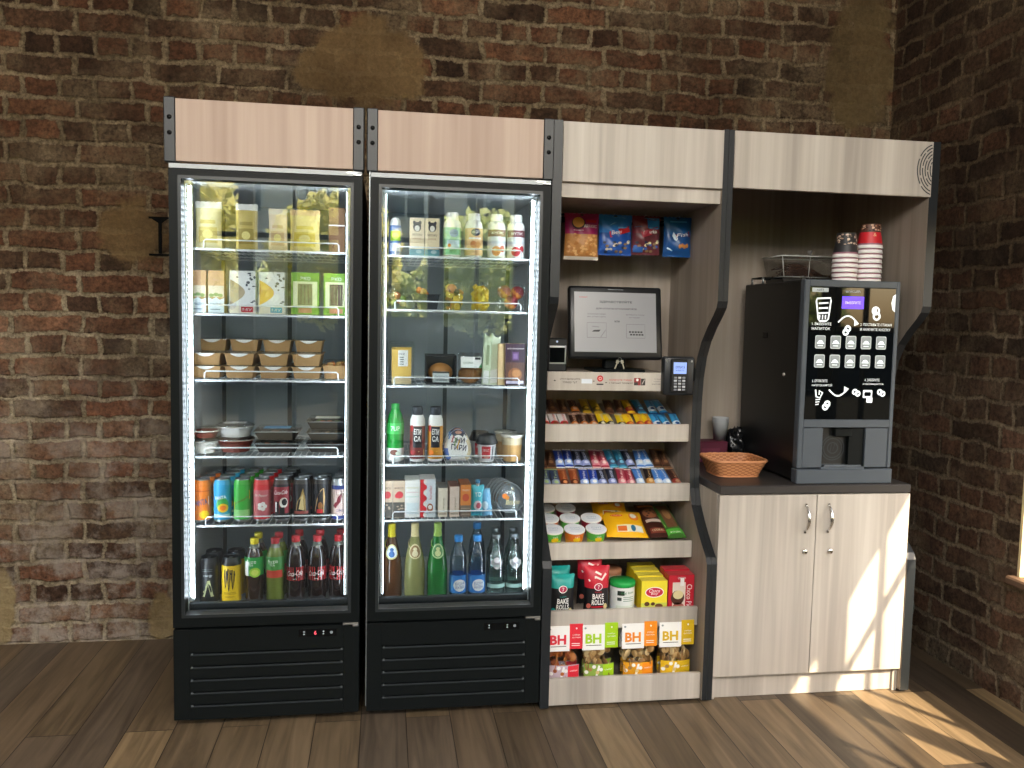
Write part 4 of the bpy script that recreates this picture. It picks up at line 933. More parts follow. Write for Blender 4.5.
b2 = bottle('water_bottle', 'taller water bottle with blue cap, standing in the second row', (.397+.625, .232, zb), [(r, z*1.12) for r, z in WP], WATER, ([(r, z+.025) for r, z in capw], BLUEC), g, None)
CG = pane_mat('clear_glass_bottle', .16, (.72, .86, .82, 1), .03)
CP = [(0, .008), (.02, .002), (.0315, 0), (.0335, .006), (.0335, .10), (.033, .125), (.029, .150), (.020, .175), (.0150, .195), (.0142, .215)]
def lab_g(m):
    S = cyl(rprof(CP), .0325); k = P('#e6dfe3', .4)
    m.dpoly(S, [(-.022, .140), (.022, .140), (.020, .126), (.008, .112), (0, .106), (-.008, .112), (-.020, .126)], k, .001); m.dell(S, 0, .14, .011, .01, k, .0012); m.dtext(S, 'АКВА', 0, .127, .008, P('#9a7f8f', .4), w=.026, e=.002)
    band(m, .0337, .038, .052, P('#a9cfc8', .4), -1.2, 1.2)
capg = [(.0155, .212), (.0165, .213), (.0165, .226), (.015, .229), (0, .229)]; ALU = P('#8d9699', .3, .9)
g = 'clear glass water bottles at the bottom of the right fridge'
a = bottle('glass_bottle', 'front clear glass water bottle with pale shield label, beside blue water', (.458+.625, .148, zb), CP, CG, (capg, ALU), g, lab_g)
dup(a, (.526+.625, .148, zb), 'front clear glass water bottle with pale shield label, at the right wall')
dup(a, (.466+.625, .232, zb), 'rear clear glass bottle behind the one beside blue water'); dup(a, (.533+.625, .232, zb), 'rear clear glass bottle behind the one at the right wall')

# ------------------------------------------------------------------ right fridge, fifth shelf: cartons standing on edge
z5 = .666+.006
def box_(name, label, x, w, d, h, front, side, top, deco=None, y=.118, cat='food carton', rot=0., z=None):
    m = MB(); S = carton(m, w, d, h, front, side, top)
    if deco: deco(m, S, w, h)
    return tag(m.build(name, None, None, (x, y, z5 if z is None else z), (0, 0, rot)), label, cat, 'cartons in the right fridge')
def d_heart(m, S, w, h):
    m.drect(S, -w/2+.001, .002, w/2-.001, h*.42, P('#4b4742', .5), .0008); m.dell(S, .002, h*.62, w*.3, .013, P('#c8434a', .4), .0012); m.dell(S, -.006, h*.60, w*.2, .009, P('#c8434a', .4), .0014); m.dtext(S, 'мясо', 0, h*.8, .008, P('#5d4a40', .4), w=w*.7, e=.0014)
    for k in range(5): m.dell(S, rnd.uniform(-.3, .3)*w, rnd.uniform(.1, .35)*h, .004, .003, P('#a99682', .5), .0014, 8)
box_('meat_snack_pack', 'narrow beige pack with red heart, at the left wall', .689, .040, .02, .132, P('#c9b49c', .5), P('#97846f', .5), P('#3a302a', .5), d_heart)
box_('meat_snack_pack', 'beige pack with red heart, second from the left wall', .731, .042, .02, .132, P('#c9b49c', .5), P('#97846f', .5), P('#2a2422', .5), d_heart)
def d_white(m, S, w, h):
    for k in range(3): m.drect(S, -w*.42, h*(.55+.12*k), w*.42, h*(.58+.12*k), (P('#cfe3d9', .5), P('#e9d3d3', .5), P('#e3e0c4', .5))[k], .0008)
    m.drect(S, -w*.4, h*.1, w*.4, h*.4, P('#dbe7ec', .5), .0008)
box_('milk_snack_carton', 'plain white carton between the beige pack and the red-striped carton', .778, .052, .10, .132, W_, P('#e4e9e9', .5), P('#eef0ea', .5), d_white)
def d_kinder(m, S, w, h):
    m.drect(S, -w/2, .0, -w*.18, h, P('#d6252d', .4), .0008)
    for k in range(7): m.dell(S, -w*.18, h*(.07+.145*k), .006, .009, P('#d6252d', .4) if k % 2 else W_, .0012)
    m.dell(S, w*.15, h*.25, w*.2, h*.12, P('#a8552a', .5), .0012); m.dell(S, w*.15, h*.27, w*.13, h*.06, W_, .0018); m.dtext(S, 'kinder', w*.16, h*.66, .011, P('#c9252d', .4), rot=1.57, w=.05, e=.0014)
box_('milk_snack_carton', 'white carton with a red wavy stripe and brown slice picture', .832, .054, .10, .136, P('#dfe9f2', .45), P('#e9eef2', .45), P('#ece7e4', .5), d_kinder)
def d_line(m, S, w, h): m.dtext(S, 'сырок', w*.12, h*.45, .007, P('#6d655a', .5), rot=1.57, w=.045, e=.001); m.drect(S, -w*.38, h*.08, w*.38, h*.14, P('#b7aa98', .5), .0008)
box_('curd_snack_carton', 'narrow cream carton with grey top, right of the red-striped carton', .885, .033, .11, .104, P('#e9dfcb', .5), P('#d6cbb6', .5), P('#7f7d78', .5), d_line)
box_('curd_snack_carton', 'narrow pinkish carton with chestnut top', .926, .034, .11, .109, P('#e6d0c0', .5), P('#c9a893', .5), P('#7d4a36', .5), d_line)
def d_or(m, S, w, h):
    m.drect(S, -w/2, 0, w/2, h*.36, P('#7b6a5c', .5), .0008); m.dell(S, 0, h*.6, w*.32, h*.12, P('#c9502f', .5), .001); m.dtext(S, 'творог', 0, h*.82, .007, OFFW, w=w*.8, e=.0016)
    for k in range(3): m.drect(S, -w*.4, h*(.07+.09*k), w*.4, h*(.10+.09*k), P('#a39484', .5), .0012)
box_('curd_snack_carton', 'narrow orange carton with grey-brown foot', .966, .038, .11, .116, P('#d9853a', .5), P('#9c5a2a', .5), P('#a45a2c', .5), d_or)
t = thing('drinking_yogurt_pouch', 'turquoise spouted pouch, right of the orange carton', 'food pouch', (1.010, .135, z5))
m = MB(); S = pillow(m, .046, .112, .034, P('#3fb4c4', .4), None, .04, 8, 10, .001, 3); m.dell(S, 0, .04, .015, .018, P('#d9cfd6', .4), .001, rings=2); m.dell(S, .002, .04, .009, .011, P('#b04a5a', .4), .0018, rings=2); m.drect(S, -.02, .004, .02, .016, P('#2f8fae', .4), .001, 4, 2); m.dtext(S, 'YO', 0, .08, .016, W_, w=.024, e=.002); m.build('pouch', t)
MB().lathe([(.006, .108), (.006, .118), (.0085, .118), (.0085, .130), (0, .130)], [W_, W_, P('#2f7fae', .4), P('#2f7fae', .4)], 12).build('spout_cap', t)
t = thing('drinking_yogurt_pouch', 'small light blue pouch leaning beside the turquoise pouch', 'food pouch', (1.046, .135, z5), rot=(0, -.12, 0))
m = MB(); S = pillow(m, .040, .098, .03, lambda u, v: P('#5fa4d0', .4) if u < .55+.2*v else P('#86bfe2', .4), None, .04, 8, 10, .001, 4); m.dell(S, -.004, .04, .011, .016, P('#c7dceb', .4), .001, rings=2); m.dpoly(S, [(-.012, .07), (.014, .062), (.012, .088), (-.004, .094)], P('#a8d3ec', .4), .001); m.build('pouch', t)
# nested smoky clear domes leaning back
def dome(label, loc, printed):
    t = thing('clear_dome_pack', label, 'food container', loc, rot=(-.16, 0, 0), group='smoky clear packs at the right end of the fifth shelf')
    m = MB(); w, h = .104, .112
    def out(a): # rounded shield, wider below
        s_, c = math.sin(a), math.cos(a); return (w/2*s_*(1-.16*max(c, 0)), h/2*(1+c*(1 if c > 0 else .92)) if True else 0)
    n_ = 28; rim = [out(2*PI*i/n_) for i in range(n_)]
    vs = [(x, 0, z) for x, z in rim]+[(x*.86, -.016, h/2+(z-h/2)*.86) for x, z in rim]+[(x*.6, -.024, h/2+(z-h/2)*.6) for x, z in rim]+[(0, -.026, h/2)]
    fs = [(i, (i+1) % n_, n_+(i+1) % n_, n_+i) for i in range(n_)]+[(n_+i, n_+(i+1) % n_, 2*n_+(i+1) % n_, 2*n_+i) for i in range(n_)]+[(2*n_+i, 2*n_+(i+1) % n_, 3*n_) for i in range(n_)]
    m.add(vs, fs, SMOKE, True); m.tube([(x, 0, z) for x, z in rim], .0018, P('#b9c0c3', .25), 5, True); m.build('dome', t)
    q = MB(); q.grid(lambda u, v: (rim[int(round(u*n_)) % n_][0]*v*.97, .001, h/2+(rim[int(round(u*n_)) % n_][1]-h/2)*v*.97), n_, 2, P('#8d9498', .4)); S = flat(-.027)
    if printed: q.dell(S, -.022, .066, .010, .009, ORNG, 0); q.dell(S, -.014, .060, .008, .008, P('#d8862c', .4), .0004); q.dtext(S, 'Bravo', .008, .046, .014, P('#e3d7a0', .4), w=.050, e=.0006, slant=.3, rot=.05); q.dline(S, [(-.02, .036), (.03, .039)], .0015, P('#cfc48e', .4), .0006); q.dell(S, .006, .092, .004, .003, P('#e8ddb0', .4), 0)
    q.build('print', t); return t
a = dome('front smoky clear dome pack with orange leaf and cream lettering', (1.131, .150, z5), True)
b_ = dome('smoky clear dome pack, second behind the lettered one', (1.125, .178, z5), False)
for i, w_ in enumerate(('third in the leaning row of domes', 'fourth in the leaning row of domes', 'rearmost in the leaning row of domes')): dup(b_, (1.119-.007*i, .206+.028*i, z5), 'smoky clear dome pack, '+w_)

# ------------------------------------------------------------------ right fridge, fourth shelf
z4 = .862+.006
t = thing('soda_bottle', 'green-topped soda bottle with white foot, at the left wall', 'drink bottle', (.716, .150, z4))
PR = [(0, .003), (.02, 0), (.030, .006), (.0305, .05), (.0305, .05), (.029, .075), (.0305, .10), (.030, .14), (.024, .165), (.014, .186), (.0135, .192)]
GB = tinted('green_pet', '#1f9a3c', .15)
MB().lathe(PR, [W_, W_, W_, W_, GB, GB, GB, GB, GB, GB], 24).build('bottle_body', t); MB().lathe([(.0148, .188), (.0148, .204), (0, .206)], GREENC, 16).build('cap', t)
m = MB(); S = cyl(.031); band(m, .0308, .01, .048, P('#e2e8e6', .4), -1.5, 1.5); m.dell(S, -.004, .036, .014, .010, P('#6d3a2a', .4), .002, rings=2); m.dell(S, .010, .033, .009, .007, P('#c9d6c4', .4), .0024); band(m, .0308, .10, .138, P('#34b552', .4), -1.4, 1.4); m.dtext(S, '7UP', 0, .12, .016, W_, w=.03, e=.002); m.build('paper_label', t)
# two drinking yogurts with dark caps
YP = [(0, .003), (.018, 0), (.0260, .004), (.0265, .03), (.0265, .115), (.0265, .135), (.0255, .15), (.020, .164), (.0165, .168)]
def yogurt(label, loc, colA, colB):
    t = thing('drinking_yogurt_bottle', label, 'yogurt bottle', loc, group='dark-capped yogurt bottles on the fourth shelf')
    MB().lathe(YP, [W_, W_, W_, W_, W_, W_, W_, W_], 24).build('bottle_body', t)
    MB().lathe([(.0178, .164), (.0185, .166), (.0185, .192), (.017, .195), (0, .195)], P('#2e333b', .45), 24).build('cap', t)
    m = MB(); S = cyl(.0268); band(m, .0267, .012, .128, colA); m.drect(S, -.017, .052, .015, .126, P('#191c28', .4), .0008, nu=8, nv=2); m.dpoly(S, [(-.017, .052), (.015, .052), (0, .044)], P('#4b4d5c', .4), .0009)
    m.dtext(S, 'ЕПИ', -.001, .108, .020, W_, w=.024, e=.0016, rot=-.06, bold=.02); m.dtext(S, 'СА', -.001, .083, .020, W_, w=.022, e=.0016, rot=-.06, bold=.02)
    m.dpoly(S, [(-.026, .014), (.026, .014), (.026, .046), (.004, .040), (-.012, .022)], colB, .0012); m.dell(S, -.016, .034, .010, .009, P('#a3252c', .4) if colA == REDM else ORNG, .0018, rings=2); m.dell(S, -.022, .12, .006, .012, REDC, .001); m.build('printed_sleeve', t); return t
REDM = P('#7d2b26', .4)
yogurt('dark-capped yogurt bottle with red and cream sleeve, left of the pair', (.794, .148, z4), REDM, P('#e6cf8f', .4)); yogurt('dark-capped yogurt bottle with amber sleeve, right of the pair', (.857, .148, z4), P('#c98a2a', .4), P('#eeb63c', .4))
# rice-ball packs
def onigiri(label, loc, cA, cB):
    t = thing('rice_ball_pack', label, 'rice ball', loc, group='rounded rice ball packs'); m = MB(); n_ = 30; w, h, d = .098, .118, .045
    def out(a):
        c, s_ = math.cos(a), math.sin(a); return (w/2*s_*(.98-.22*c), h*.46+h*.5*c-(.006 if c < -.6 else 0))
    rim = [out(2*PI*i/n_) for i in range(n_)]; rim = [(x, max(z, .002)) for x, z in rim]
    cen = (0, h*.43); rings = [(1, 0), (1, d*.0), (.93, .5), (.7, .85), (.35, .98)]
    for sgn in (-1, 1):
        vs = []; 
        for k, dd in ((1, .22), (.92, .7), (.72, .92), (.36, 1.)): vs += [(x*k, sgn*d/2*dd, cen[1]+(z-cen[1])*k) for x, z in rim]
        vs.append((0, sgn*d/2, cen[1])); fs = []
        for q in range(3): fs += [(q*n_+i, q*n_+(i+1) % n_, (q+1)*n_+(i+1) % n_, (q+1)*n_+i) for i in range(n_)]
        fs += [(3*n_+i, 3*n_+(i+1) % n_, 4*n_) for i in range(n_)]
        cols_ = []
        for f in fs:
            x = sum(vs[i][0] for i in f)/len(f); z = sum(vs[i][2] for i in f)/len(f)
            cols_.append(P('#5f7fd0', .4) if x < -.030 and z < .05 else (P('#d8c7a4', .4) if x > .030 else (P('#2a3350', .4) if z > .095 else W_)))
        m.add(vs, fs, cols_, True)
    m.add([(x, -d*.11, z) for x, z in rim]+[(x, d*.11, z) for x, z in rim], [(i, (i+1) % n_, n_+(i+1) % n_, n_+i) for i in range(n_)], P('#7f9ad8', .4), True)
    S = flat(-d/2-.0006); k = P('#20264a', .4); m.dtext(S, 'ОНИ', 0, .078, .021, k, w=.046, rot=-.1, bold=.02); m.dtext(S, 'ГИРИ', .002, .052, .021, k, w=.054, rot=-.1, bold=.02)
    for i in range(4): m.dline(S, [(-.034+.010*i, .082-.012*i), (-.026+.010*i, .102-.008*i)], .004, (cA, cB, P('#6f9a5a', .4), P('#d9a23a', .4))[i], .001)
    m.dell(S, 0, .106, .012, .006, P('#c99a8a', .4), .0012); m.build('wrapper', t); return t
a = onigiri('rounded white and blue rice ball pack, front of its pair', (.937, .150, z4), P('#3f7fc0', .4), P('#c04a5a', .4)); dup(a, (.939, .212, z4), 'rounded rice ball pack standing behind the white and blue one')
# black-lidded dessert cups, tan cups
def dcup(label, loc):
    t = thing('dessert_cup', label, 'dessert cup', loc, group='black-lidded cups on the fourth shelf')
    m = MB().lathe([(0, 0), (.026, 0), (.0275, .002), (.0335, .062), (.0335, .062), (.036, .064)], [W_, W_, P('#cfd0d2', .35), W_, W_], 24); S = cyl(rprof([(.0275, .002), (.0335, .062)]), .03)
    m.drect(S, -.020, .012, .010, .056, P('#c22430', .4), .001, 8, 2); m.dtext(S, 'МУСС', -.005, .042, .009, W_, w=.02, e=.002); m.dell(S, -.004, .018, .010, .006, P('#d9897c', .4), .002, rings=2); m.drect(S, .016, .008, .022, .056, P('#565a60', .4), .001, 2, 2); m.build('cup', t)
    MB().lathe([(.0365, .062), (.0395, .064), (.0395, .072), (.034, .082), (.031, .094), (.028, .096), (.026, .088), (0, .088)], [BLK, BLK, BLK, BLK, BLK, BLK, P('#6b3a3c', .5)], 26).build('dome_lid', t); return t
a = dcup('black-lidded dessert cup with red label, front of its pair', (1.041, .150, z4)); dup(a, (1.026, .236, z4), 'black-lidded dessert cup behind the red-labelled front one')
def tcup(label, loc):
    t = thing('soup_cup', label, 'soup cup', loc, group='tan cups on the fourth shelf of the right fridge')
    MB().lathe([(0, 0), (.030, 0), (.0315, .003), (.0355, .060), (.0375, .088)], [TAN, TAN, P('#c79c62', .6), P('#d5c5a5', .5)], 26).build('cup', t)
    MB().lathe([(.038, .087), (.042, .089), (.042, .095), (.0405, .097), (.037, .093), (0, .093)], [OFFW, OFFW, OFFW, CLEARW, CLEARW], 26).build('cup_lid', t); return t
a = tcup('tan paper cup with white rim, front of its pair', (1.134, .152, z4)); dup(a, (1.122, .238, z4), 'tan paper cup with white rim, behind the front one')

# ------------------------------------------------------------------ right fridge, third shelf
z3 = 1.137+.006
t = thing('cheese_pack', 'yellow sandwich pack in a clear box, at the left wall', 'sandwich pack', (.735, .130, z3))
m = MB(); m.prism([(0, .026), (.06, .026), (.06, .12), (.012, .128), (0, .122)], -.034, .034, 'x', P('#e0b85a', .55)); S = flat(0); m.drect(S, -.012, .062, .022, .118, W_, .001); m.dtext(S, 'сыр', .002, .104, .008, K, w=.02, e=.0016)
for k in range(4): m.drect(S, -.006, .068+.008*k, .008, .071+.008*k, P('#5a5f55', .5), .0016)
m.box(-.034, .034, .0, .06, .0, .026, P('#c9b58a', .55)); m.build('sandwich', t); MB().box(-.044, .044, -.006, .07, 0, .148, CLEAR, .006).build('clear_box', t)
t = thing('bun_box', 'black tray with brown bun and a white sticker', 'bun tray', (.873, .125, z3))
m = MB(); m.box(-.056, .056, .0, .095, 0, .012, BLK, .004)
for (p0, p1) in (((-.054, .012), (-.050, .10)), ((.050, .012), (.054, .10))): m.box(p0[0], p1[0], .004, .09, p0[1], p1[1], BLK)
m.box(-.054, .054, .086, .092, .012, .104, P('#202326', .4)); m.box(-.054, .054, .004, .010, .096, .104, BLK, .002).build('tray', t)
q = MB(); q.ball((0, .045, .040), .044, P('#b07a3f', .55), 16, 10, (1, .85, .78)); q.ball((-.006, .035, .052), .026, P('#d9b27a', .55), 12, 8, (1.1, .8, .55)); q.build('bun', t)
m = MB().box(-.030, .028, -.004, -.002, .008, .046, P('#c7d0cf', .45)); S = flat(-.004); m.drect(S, -.03, .040, .028, .046, P('#3a3f42', .4), .0006); m.dtext(S, 'БУЛОЧКА', 0, .028, .008, P('#5a6468', .4), w=.045); m.drect(S, -.02, .014, .02, .018, P('#8f9a9c', .4), .0006); m.build('sticker', t)
t = thing('pastry_pack', 'film-wrapped brown pastry with a white label', 'pastry pack', (.982, .130, z3))
m = MB(); m.ball((-.004, .04, .034), .040, P('#a5713f', .6), 14, 9, (1.05, .85, .82)); m.ball((.018, .03, .05), .02, P('#b98a52', .6), 10, 7, (1.2, .8, .8)); m.build('pastry', t)
m = MB(); S = lambda u, v, e: (u, -.004+.30*(v-.055)-e, v); m.drect(S, -.040, .060, .034, .098, P('#e6e9e6', .4), .001); m.drect(S, .010, .088, .030, .096, P('#30343a', .4), .0018); m.dtext(S, 'слойка', -.014, .078, .009, P('#3d7a4a', .4), w=.034, e=.0018); m.dpoly(S, [(.034, .060), (.034, .078), (.022, .060)], P('#2f8a4a', .4), .0018); m.build('label', t)
m = MB(); S = pillow(m, .094, .112, .085, CLEAR, None, .02, 10, 10, .002, 9); o_ = m.build('film', t); o_.location = (0, .042, 0)
t = thing('wrap_sandwich', 'tall pale green wrap leaning against the dark purple box', 'wrap sandwich', (1.046, .128, z3), rot=(0, .05, 0))
m = MB()
for k, (x, w_, c) in enumerate(((-.016, .03, P('#c9d8b8', .5)), (.012, .034, P('#dbe3c9', .5)))): m.prism([(x-w_*.4, 0), (x+w_*.4, 0), (x+w_*.5, .12), (x+w_*.5, .182-.006*k), (x+w_*.1, .168), (x-w_*.5, .182)], .012*k, .03+.012*k, 'y', c)
S = flat(0); m.drect(S, -.026, .004, -.006, .05, P('#e9ece8', .5), .001); m.drect(S, -.020, .07, -.010, .14, P('#93a37f', .5), .001); m.dpoly(flat(.012), [(.0, .05), (.026, .06), (.026, .01), (.0, .004)], W_, .001); m.build('wrap', t)
def d_pur(m, S, w, h):
    m.drect(S, -w*.46, .006, w*.46, h*.55, P('#5a3a2e', .45), .0006); m.dell(S, 0, h*.26, w*.34, h*.16, P('#8f5b35', .5), .001, rings=2); m.dell(S, .004, h*.29, w*.22, h*.09, P('#b07a48', .5), .0014); m.dtext(S, 'ШОКОЛАДНЫЙ', 0, h*.88, .007, OFFW, w=w*.8, e=.001); m.drect(S, -w*.16, h*.60, w*.16, h*.80, P('#5a3a68', .4), .001); m.drect(S, -w*.10, h*.64, w*.10, h*.76, P('#7d5f8c', .4), .0014); m.drect(S, -w*.42, .006, w*.42, .016, P('#cfc9d9', .4), .0014)
box_('cake_box', 'dark purple cake box with brown cake picture', 1.134, .074, .05, .148, P('#33182f', .4), P('#d6b98a', .5), P('#33182f', .4), d_pur, y=.120, z=z3)
box_('cake_box', 'tan-sided box squeezed left of the dark purple one', 1.084, .022, .05, .146, P('#dcbf8f', .5), P('#c9a877', .5), P('#5a3a30', .5), None, y=.126, z=z3)

# ------------------------------------------------------------------ right fridge, second shelf: fruit and salad
z2 = 1.399+.006
t = thing('salad_clamshell', 'clear clamshell of pale salad at the left wall', 'food container', (.714, .130, z2))
m = MB()
for k in range(16): m.ball((rnd.uniform(-.03, .03), rnd.uniform(.02, .07), .018+rnd.uniform(0, .03)), rnd.uniform(.009, .014), (P('#9fae6a', .6), P('#c9c28f', .6), P('#7d9a55', .6), P('#b8604a', .6))[k % 4], 8, 5)
m.build('salad', t); MB().lathe([(0, 0), (.036, 0), (.044, .042), (.046, .044), (.046, .048), (.036, .082), (0, .088)], CLEAR, 20, X=Matrix.Translation((0, .045, 0)), sx=.95).build('clear_shell', t)
t = thing('dark_meal_tray', 'dark tray with amber food, second on the fruit shelf', 'meal tray', (.818, .125, z2))
m = MB(); taper_box(m, .075, .07, .09, .085, .05, P('#33383c', .35)); m.build('tray', t); q = MB()
for k in range(6): q.ball((rnd.uniform(-.03, .0), rnd.uniform(.015, .05), .052+rnd.uniform(0, .014)), rnd.uniform(.009, .013), (CAR, TAN)[k % 2], 8, 5)
q.build('food', t)
def fcup(label, loc, kind):
    t = thing('fruit_cup', label, 'fruit cup', loc, group='clear fruit cups on the second shelf'); q = MB(); r2 = random.Random(kind)
    cols_ = [[P('#e8c23a', .45), P('#d98a3a', .45), P('#4a2a2a', .4), P('#d9b04a', .45)], [P('#e9c21f', .45), P('#efd23f', .45), P('#d9b21a', .45)]][kind]
    for k in range(34):
        a = r2.uniform(0, 6.28); z = .010+.07*k/34; r_ = (.024+.06*z)*math.sqrt(r2.uniform(.2, 1)); s_ = r2.uniform(.010, .014)
        X = Matrix.Translation((r_*math.cos(a)*.85, r_*math.sin(a)*.85, z)) @ Euler((r2.uniform(0, 3), r2.uniform(0, 3), 0)).to_matrix().to_4x4()
        q.box(-s_, s_, -s_*.8, s_*.8, -s_*.7, s_*.7, cols_[k % len(cols_)], .003, X)
    if kind == 0: q.ball((-.008, -.014, .072), .018, P('#d98a5a', .45), 10, 7)
    else: q.dell(lambda u, v, e: (u, -.033-.1*v*.2-e, v), .0, .056, .004, .006, P('#a67a12', .5), .001)
    q.build('fruit', t); MB().lathe([(0, 0), (.028, 0), (.0295, .003), (.038, .088), (.040, .089), (.040, .092), (.037, .100), (.02, .106), (0, .106)], CLEAR, 24).build('clear_cup', t); return t
fcup('clear fruit cup of mixed fruit with dark berries', (.915, .150, z2), 0); fcup('clear fruit cup packed with yellow pineapple', (1.008, .150, z2), 1)
t = thing('peach_tray', 'clear tray of three red and yellow peaches at the right wall', 'fruit tray', (1.120, .125, z2))
def peach(m, c, r_): m.grid(lambda u, v: (c[0]+r_*math.cos(PI*(v-.5))*math.cos(2*PI*u), c[1]+r_*math.cos(PI*(v-.5))*math.sin(2*PI*u), c[2]+r_*.95*math.sin(PI*(v-.5))), 16, 10, lambda u, v: (P('#7d2430', .5), P('#a8402f', .5), P('#d98a3a', .5), P('#8d2c34', .5))[int((u*7+v*4)) % 4])
for c in ((-.024, .045, .068), (.024, .045, .066), (.0, .032, .030)): peach(q2 := MB(), c, .025) or q2.build('peach', t)
MB().box(-.05, .05, 0, .085, 0, .095, CLEAR, .008).build('clear_tray', t)

# ------------------------------------------------------------------ right fridge, top shelf: milk drinks
z1 = 1.583+.006
t = thing('milk_drink_bottle', 'small blue bottle with domed white cap at the left wall', 'drink bottle', (.709, .150, z1))
MB().lathe([(0, 0), (.020, 0), (.0215, .004), (.0215, .085), (.019, .10), (.013, .106)], P('#5d7fc4', .4), 22).build('bottle_body', t); MB().lathe([(.0175, .100), (.0185, .102), (.0175, .118), (.010, .127), (0, .129)], W_, 20).build('cap', t)
m = MB(); S = cyl(.0218); m.drect(S, -.018, .048, .02, .082, P('#a7cf3a', .4), .0008, 6, 2); m.dell(S, 0, .064, .012, .011, P('#d5e36a', .4), .0014, rings=2); m.drect(S, -.02, .012, .02, .04, P('#c7d4ec', .4), .0008, 6, 1); m.build('paper_label', t)
def d_bear(m, S, w, h):
    k = P('#2f2b33', .45); m.dell(S, 0, h*.76, w*.28, h*.13, k, .0008); m.dell(S, -w*.2, h*.87, w*.1, h*.05, k, .0008); m.dell(S, w*.2, h*.87, w*.1, h*.05, k, .0008); m.dell(S, 0, h*.72, w*.17, h*.08, OFFW, .0012); m.dtext(S, 'молоко', 0, h*.55, .008, P('#4a4048', .5), w=w*.66, e=.0012); m.dtext(S, 'шоколад', 0, h*.44, .006, P('#8f5a4a', .5), w=w*.56, e=.0012); m.drect(S, -w/2, 0, w/2, h*.17, P('#5d9aa3', .45), .0008); m.dell(S, .006, h*.1, w*.2, h*.05, P('#a9c4c9', .45), .0012)
box_('milk_carton', 'cream carton with dark animal emblem, left of the two', .783, .050, .05, .128, P('#e6d3ae', .5), P('#cdb98f', .5), P('#ece0c4', .5), d_bear, y=.124, z=z1); box_('milk_carton', 'cream carton with dark animal emblem, right of the two', .835, .050, .05, .128, P('#e6d3ae', .5), P('#cdb98f', .5), P('#ece0c4', .5), d_bear, y=.124, z=z1)
MP = [(0, .003), (.022, 0), (.0300, .005), (.0312, .02), (.0312, .07), (.0305, .09), (.0312, .105), (.029, .118), (.022, .127), (.0195, .129)]
def milk(label, loc, body, print_):
    t = thing('milk_drink_bottle', label, 'drink bottle', loc, group='white-capped milk drinks on the top shelf')
    MB().lathe(MP, body, 24).build('bottle_body', t); MB().lathe([(.0205, .126), (.0215, .128), (.0215, .150), (.0195, .153), (0, .153)], W_, 22).build('cap', t)
    m = MB(); print_(m, cyl(.0315)); m.build('printed_sleeve', t)
def p_mint(m, S): band(m, .0314, .006, .10, P('#9fd3ae', .45)); m.dell(S, .004, .080, .016, .014, P('#8fa9cc', .4), .001, rings=2); m.dtext(S, 'ЧУДО', .004, .080, .011, NAVY, w=.026, e=.002, rot=.2); m.drect(S, -.02, .03, .024, .056, P('#c9e0e6', .4), .001, 6, 1); m.dell(S, -.012, .038, .006, .006, ORNG, .0016); m.drect(S, -.03, .008, .03, .026, P('#6dbb84', .4), .001, 8, 1)
def p_peach(m, S): band(m, .0314, .006, .10, PEACH); m.dell(S, .004, .086, .017, .013, P('#3c4058', .4), .001, rings=2); m.dtext(S, 'ЧУДО', .004, .086, .010, W_, w=.026, e=.002, rot=.2); m.dell(S, -.004, .044, .011, .012, P('#d98a4a', .4), .001, rings=2); m.dell(S, .012, .044, .010, .011, P('#e0a25c', .4), .0016, rings=2); m.drect(S, -.02, .062, .022, .068, W_, .001, 6, 1)
def p_sb(m, S, c1, c2):
    band(m, .0314, .074, .098, P('#6d2f38', .45), -1.3, 1.3); m.dtext(S, 'ФРУТТИС', 0, .086, .009, W_, w=.044, e=.0014); band(m, .0314, .05, .074, P('#d5dde2', .45), -1.3, 1.3); m.dell(S, -.004, .024, .016, .017, c1, .001, rings=3); m.dell(S, .018, .032, .010, .012, c2, .0016, rings=2); m.dell(S, -.008, .028, .005, .005, P('#f0d0b0', .4), .0024)
milk('mint green milk drink bottle with white cap', (.906, .150, z1), W_, p_mint); milk('peach coloured milk drink bottle with white cap', (.982, .150, z1), W_, p_peach)
milk('white milk drink bottle with orange fruit print', (1.062, .150, z1), W_, lambda m, S: p_sb(m, S, P('#e2863a', .4), P('#c93f3a', .4))); milk('white milk drink bottle with red cherry print, at the right wall', (1.131, .150, z1), W_, lambda m, S: p_sb(m, S, P('#c4242c', .4), P('#9f1a24', .4)))

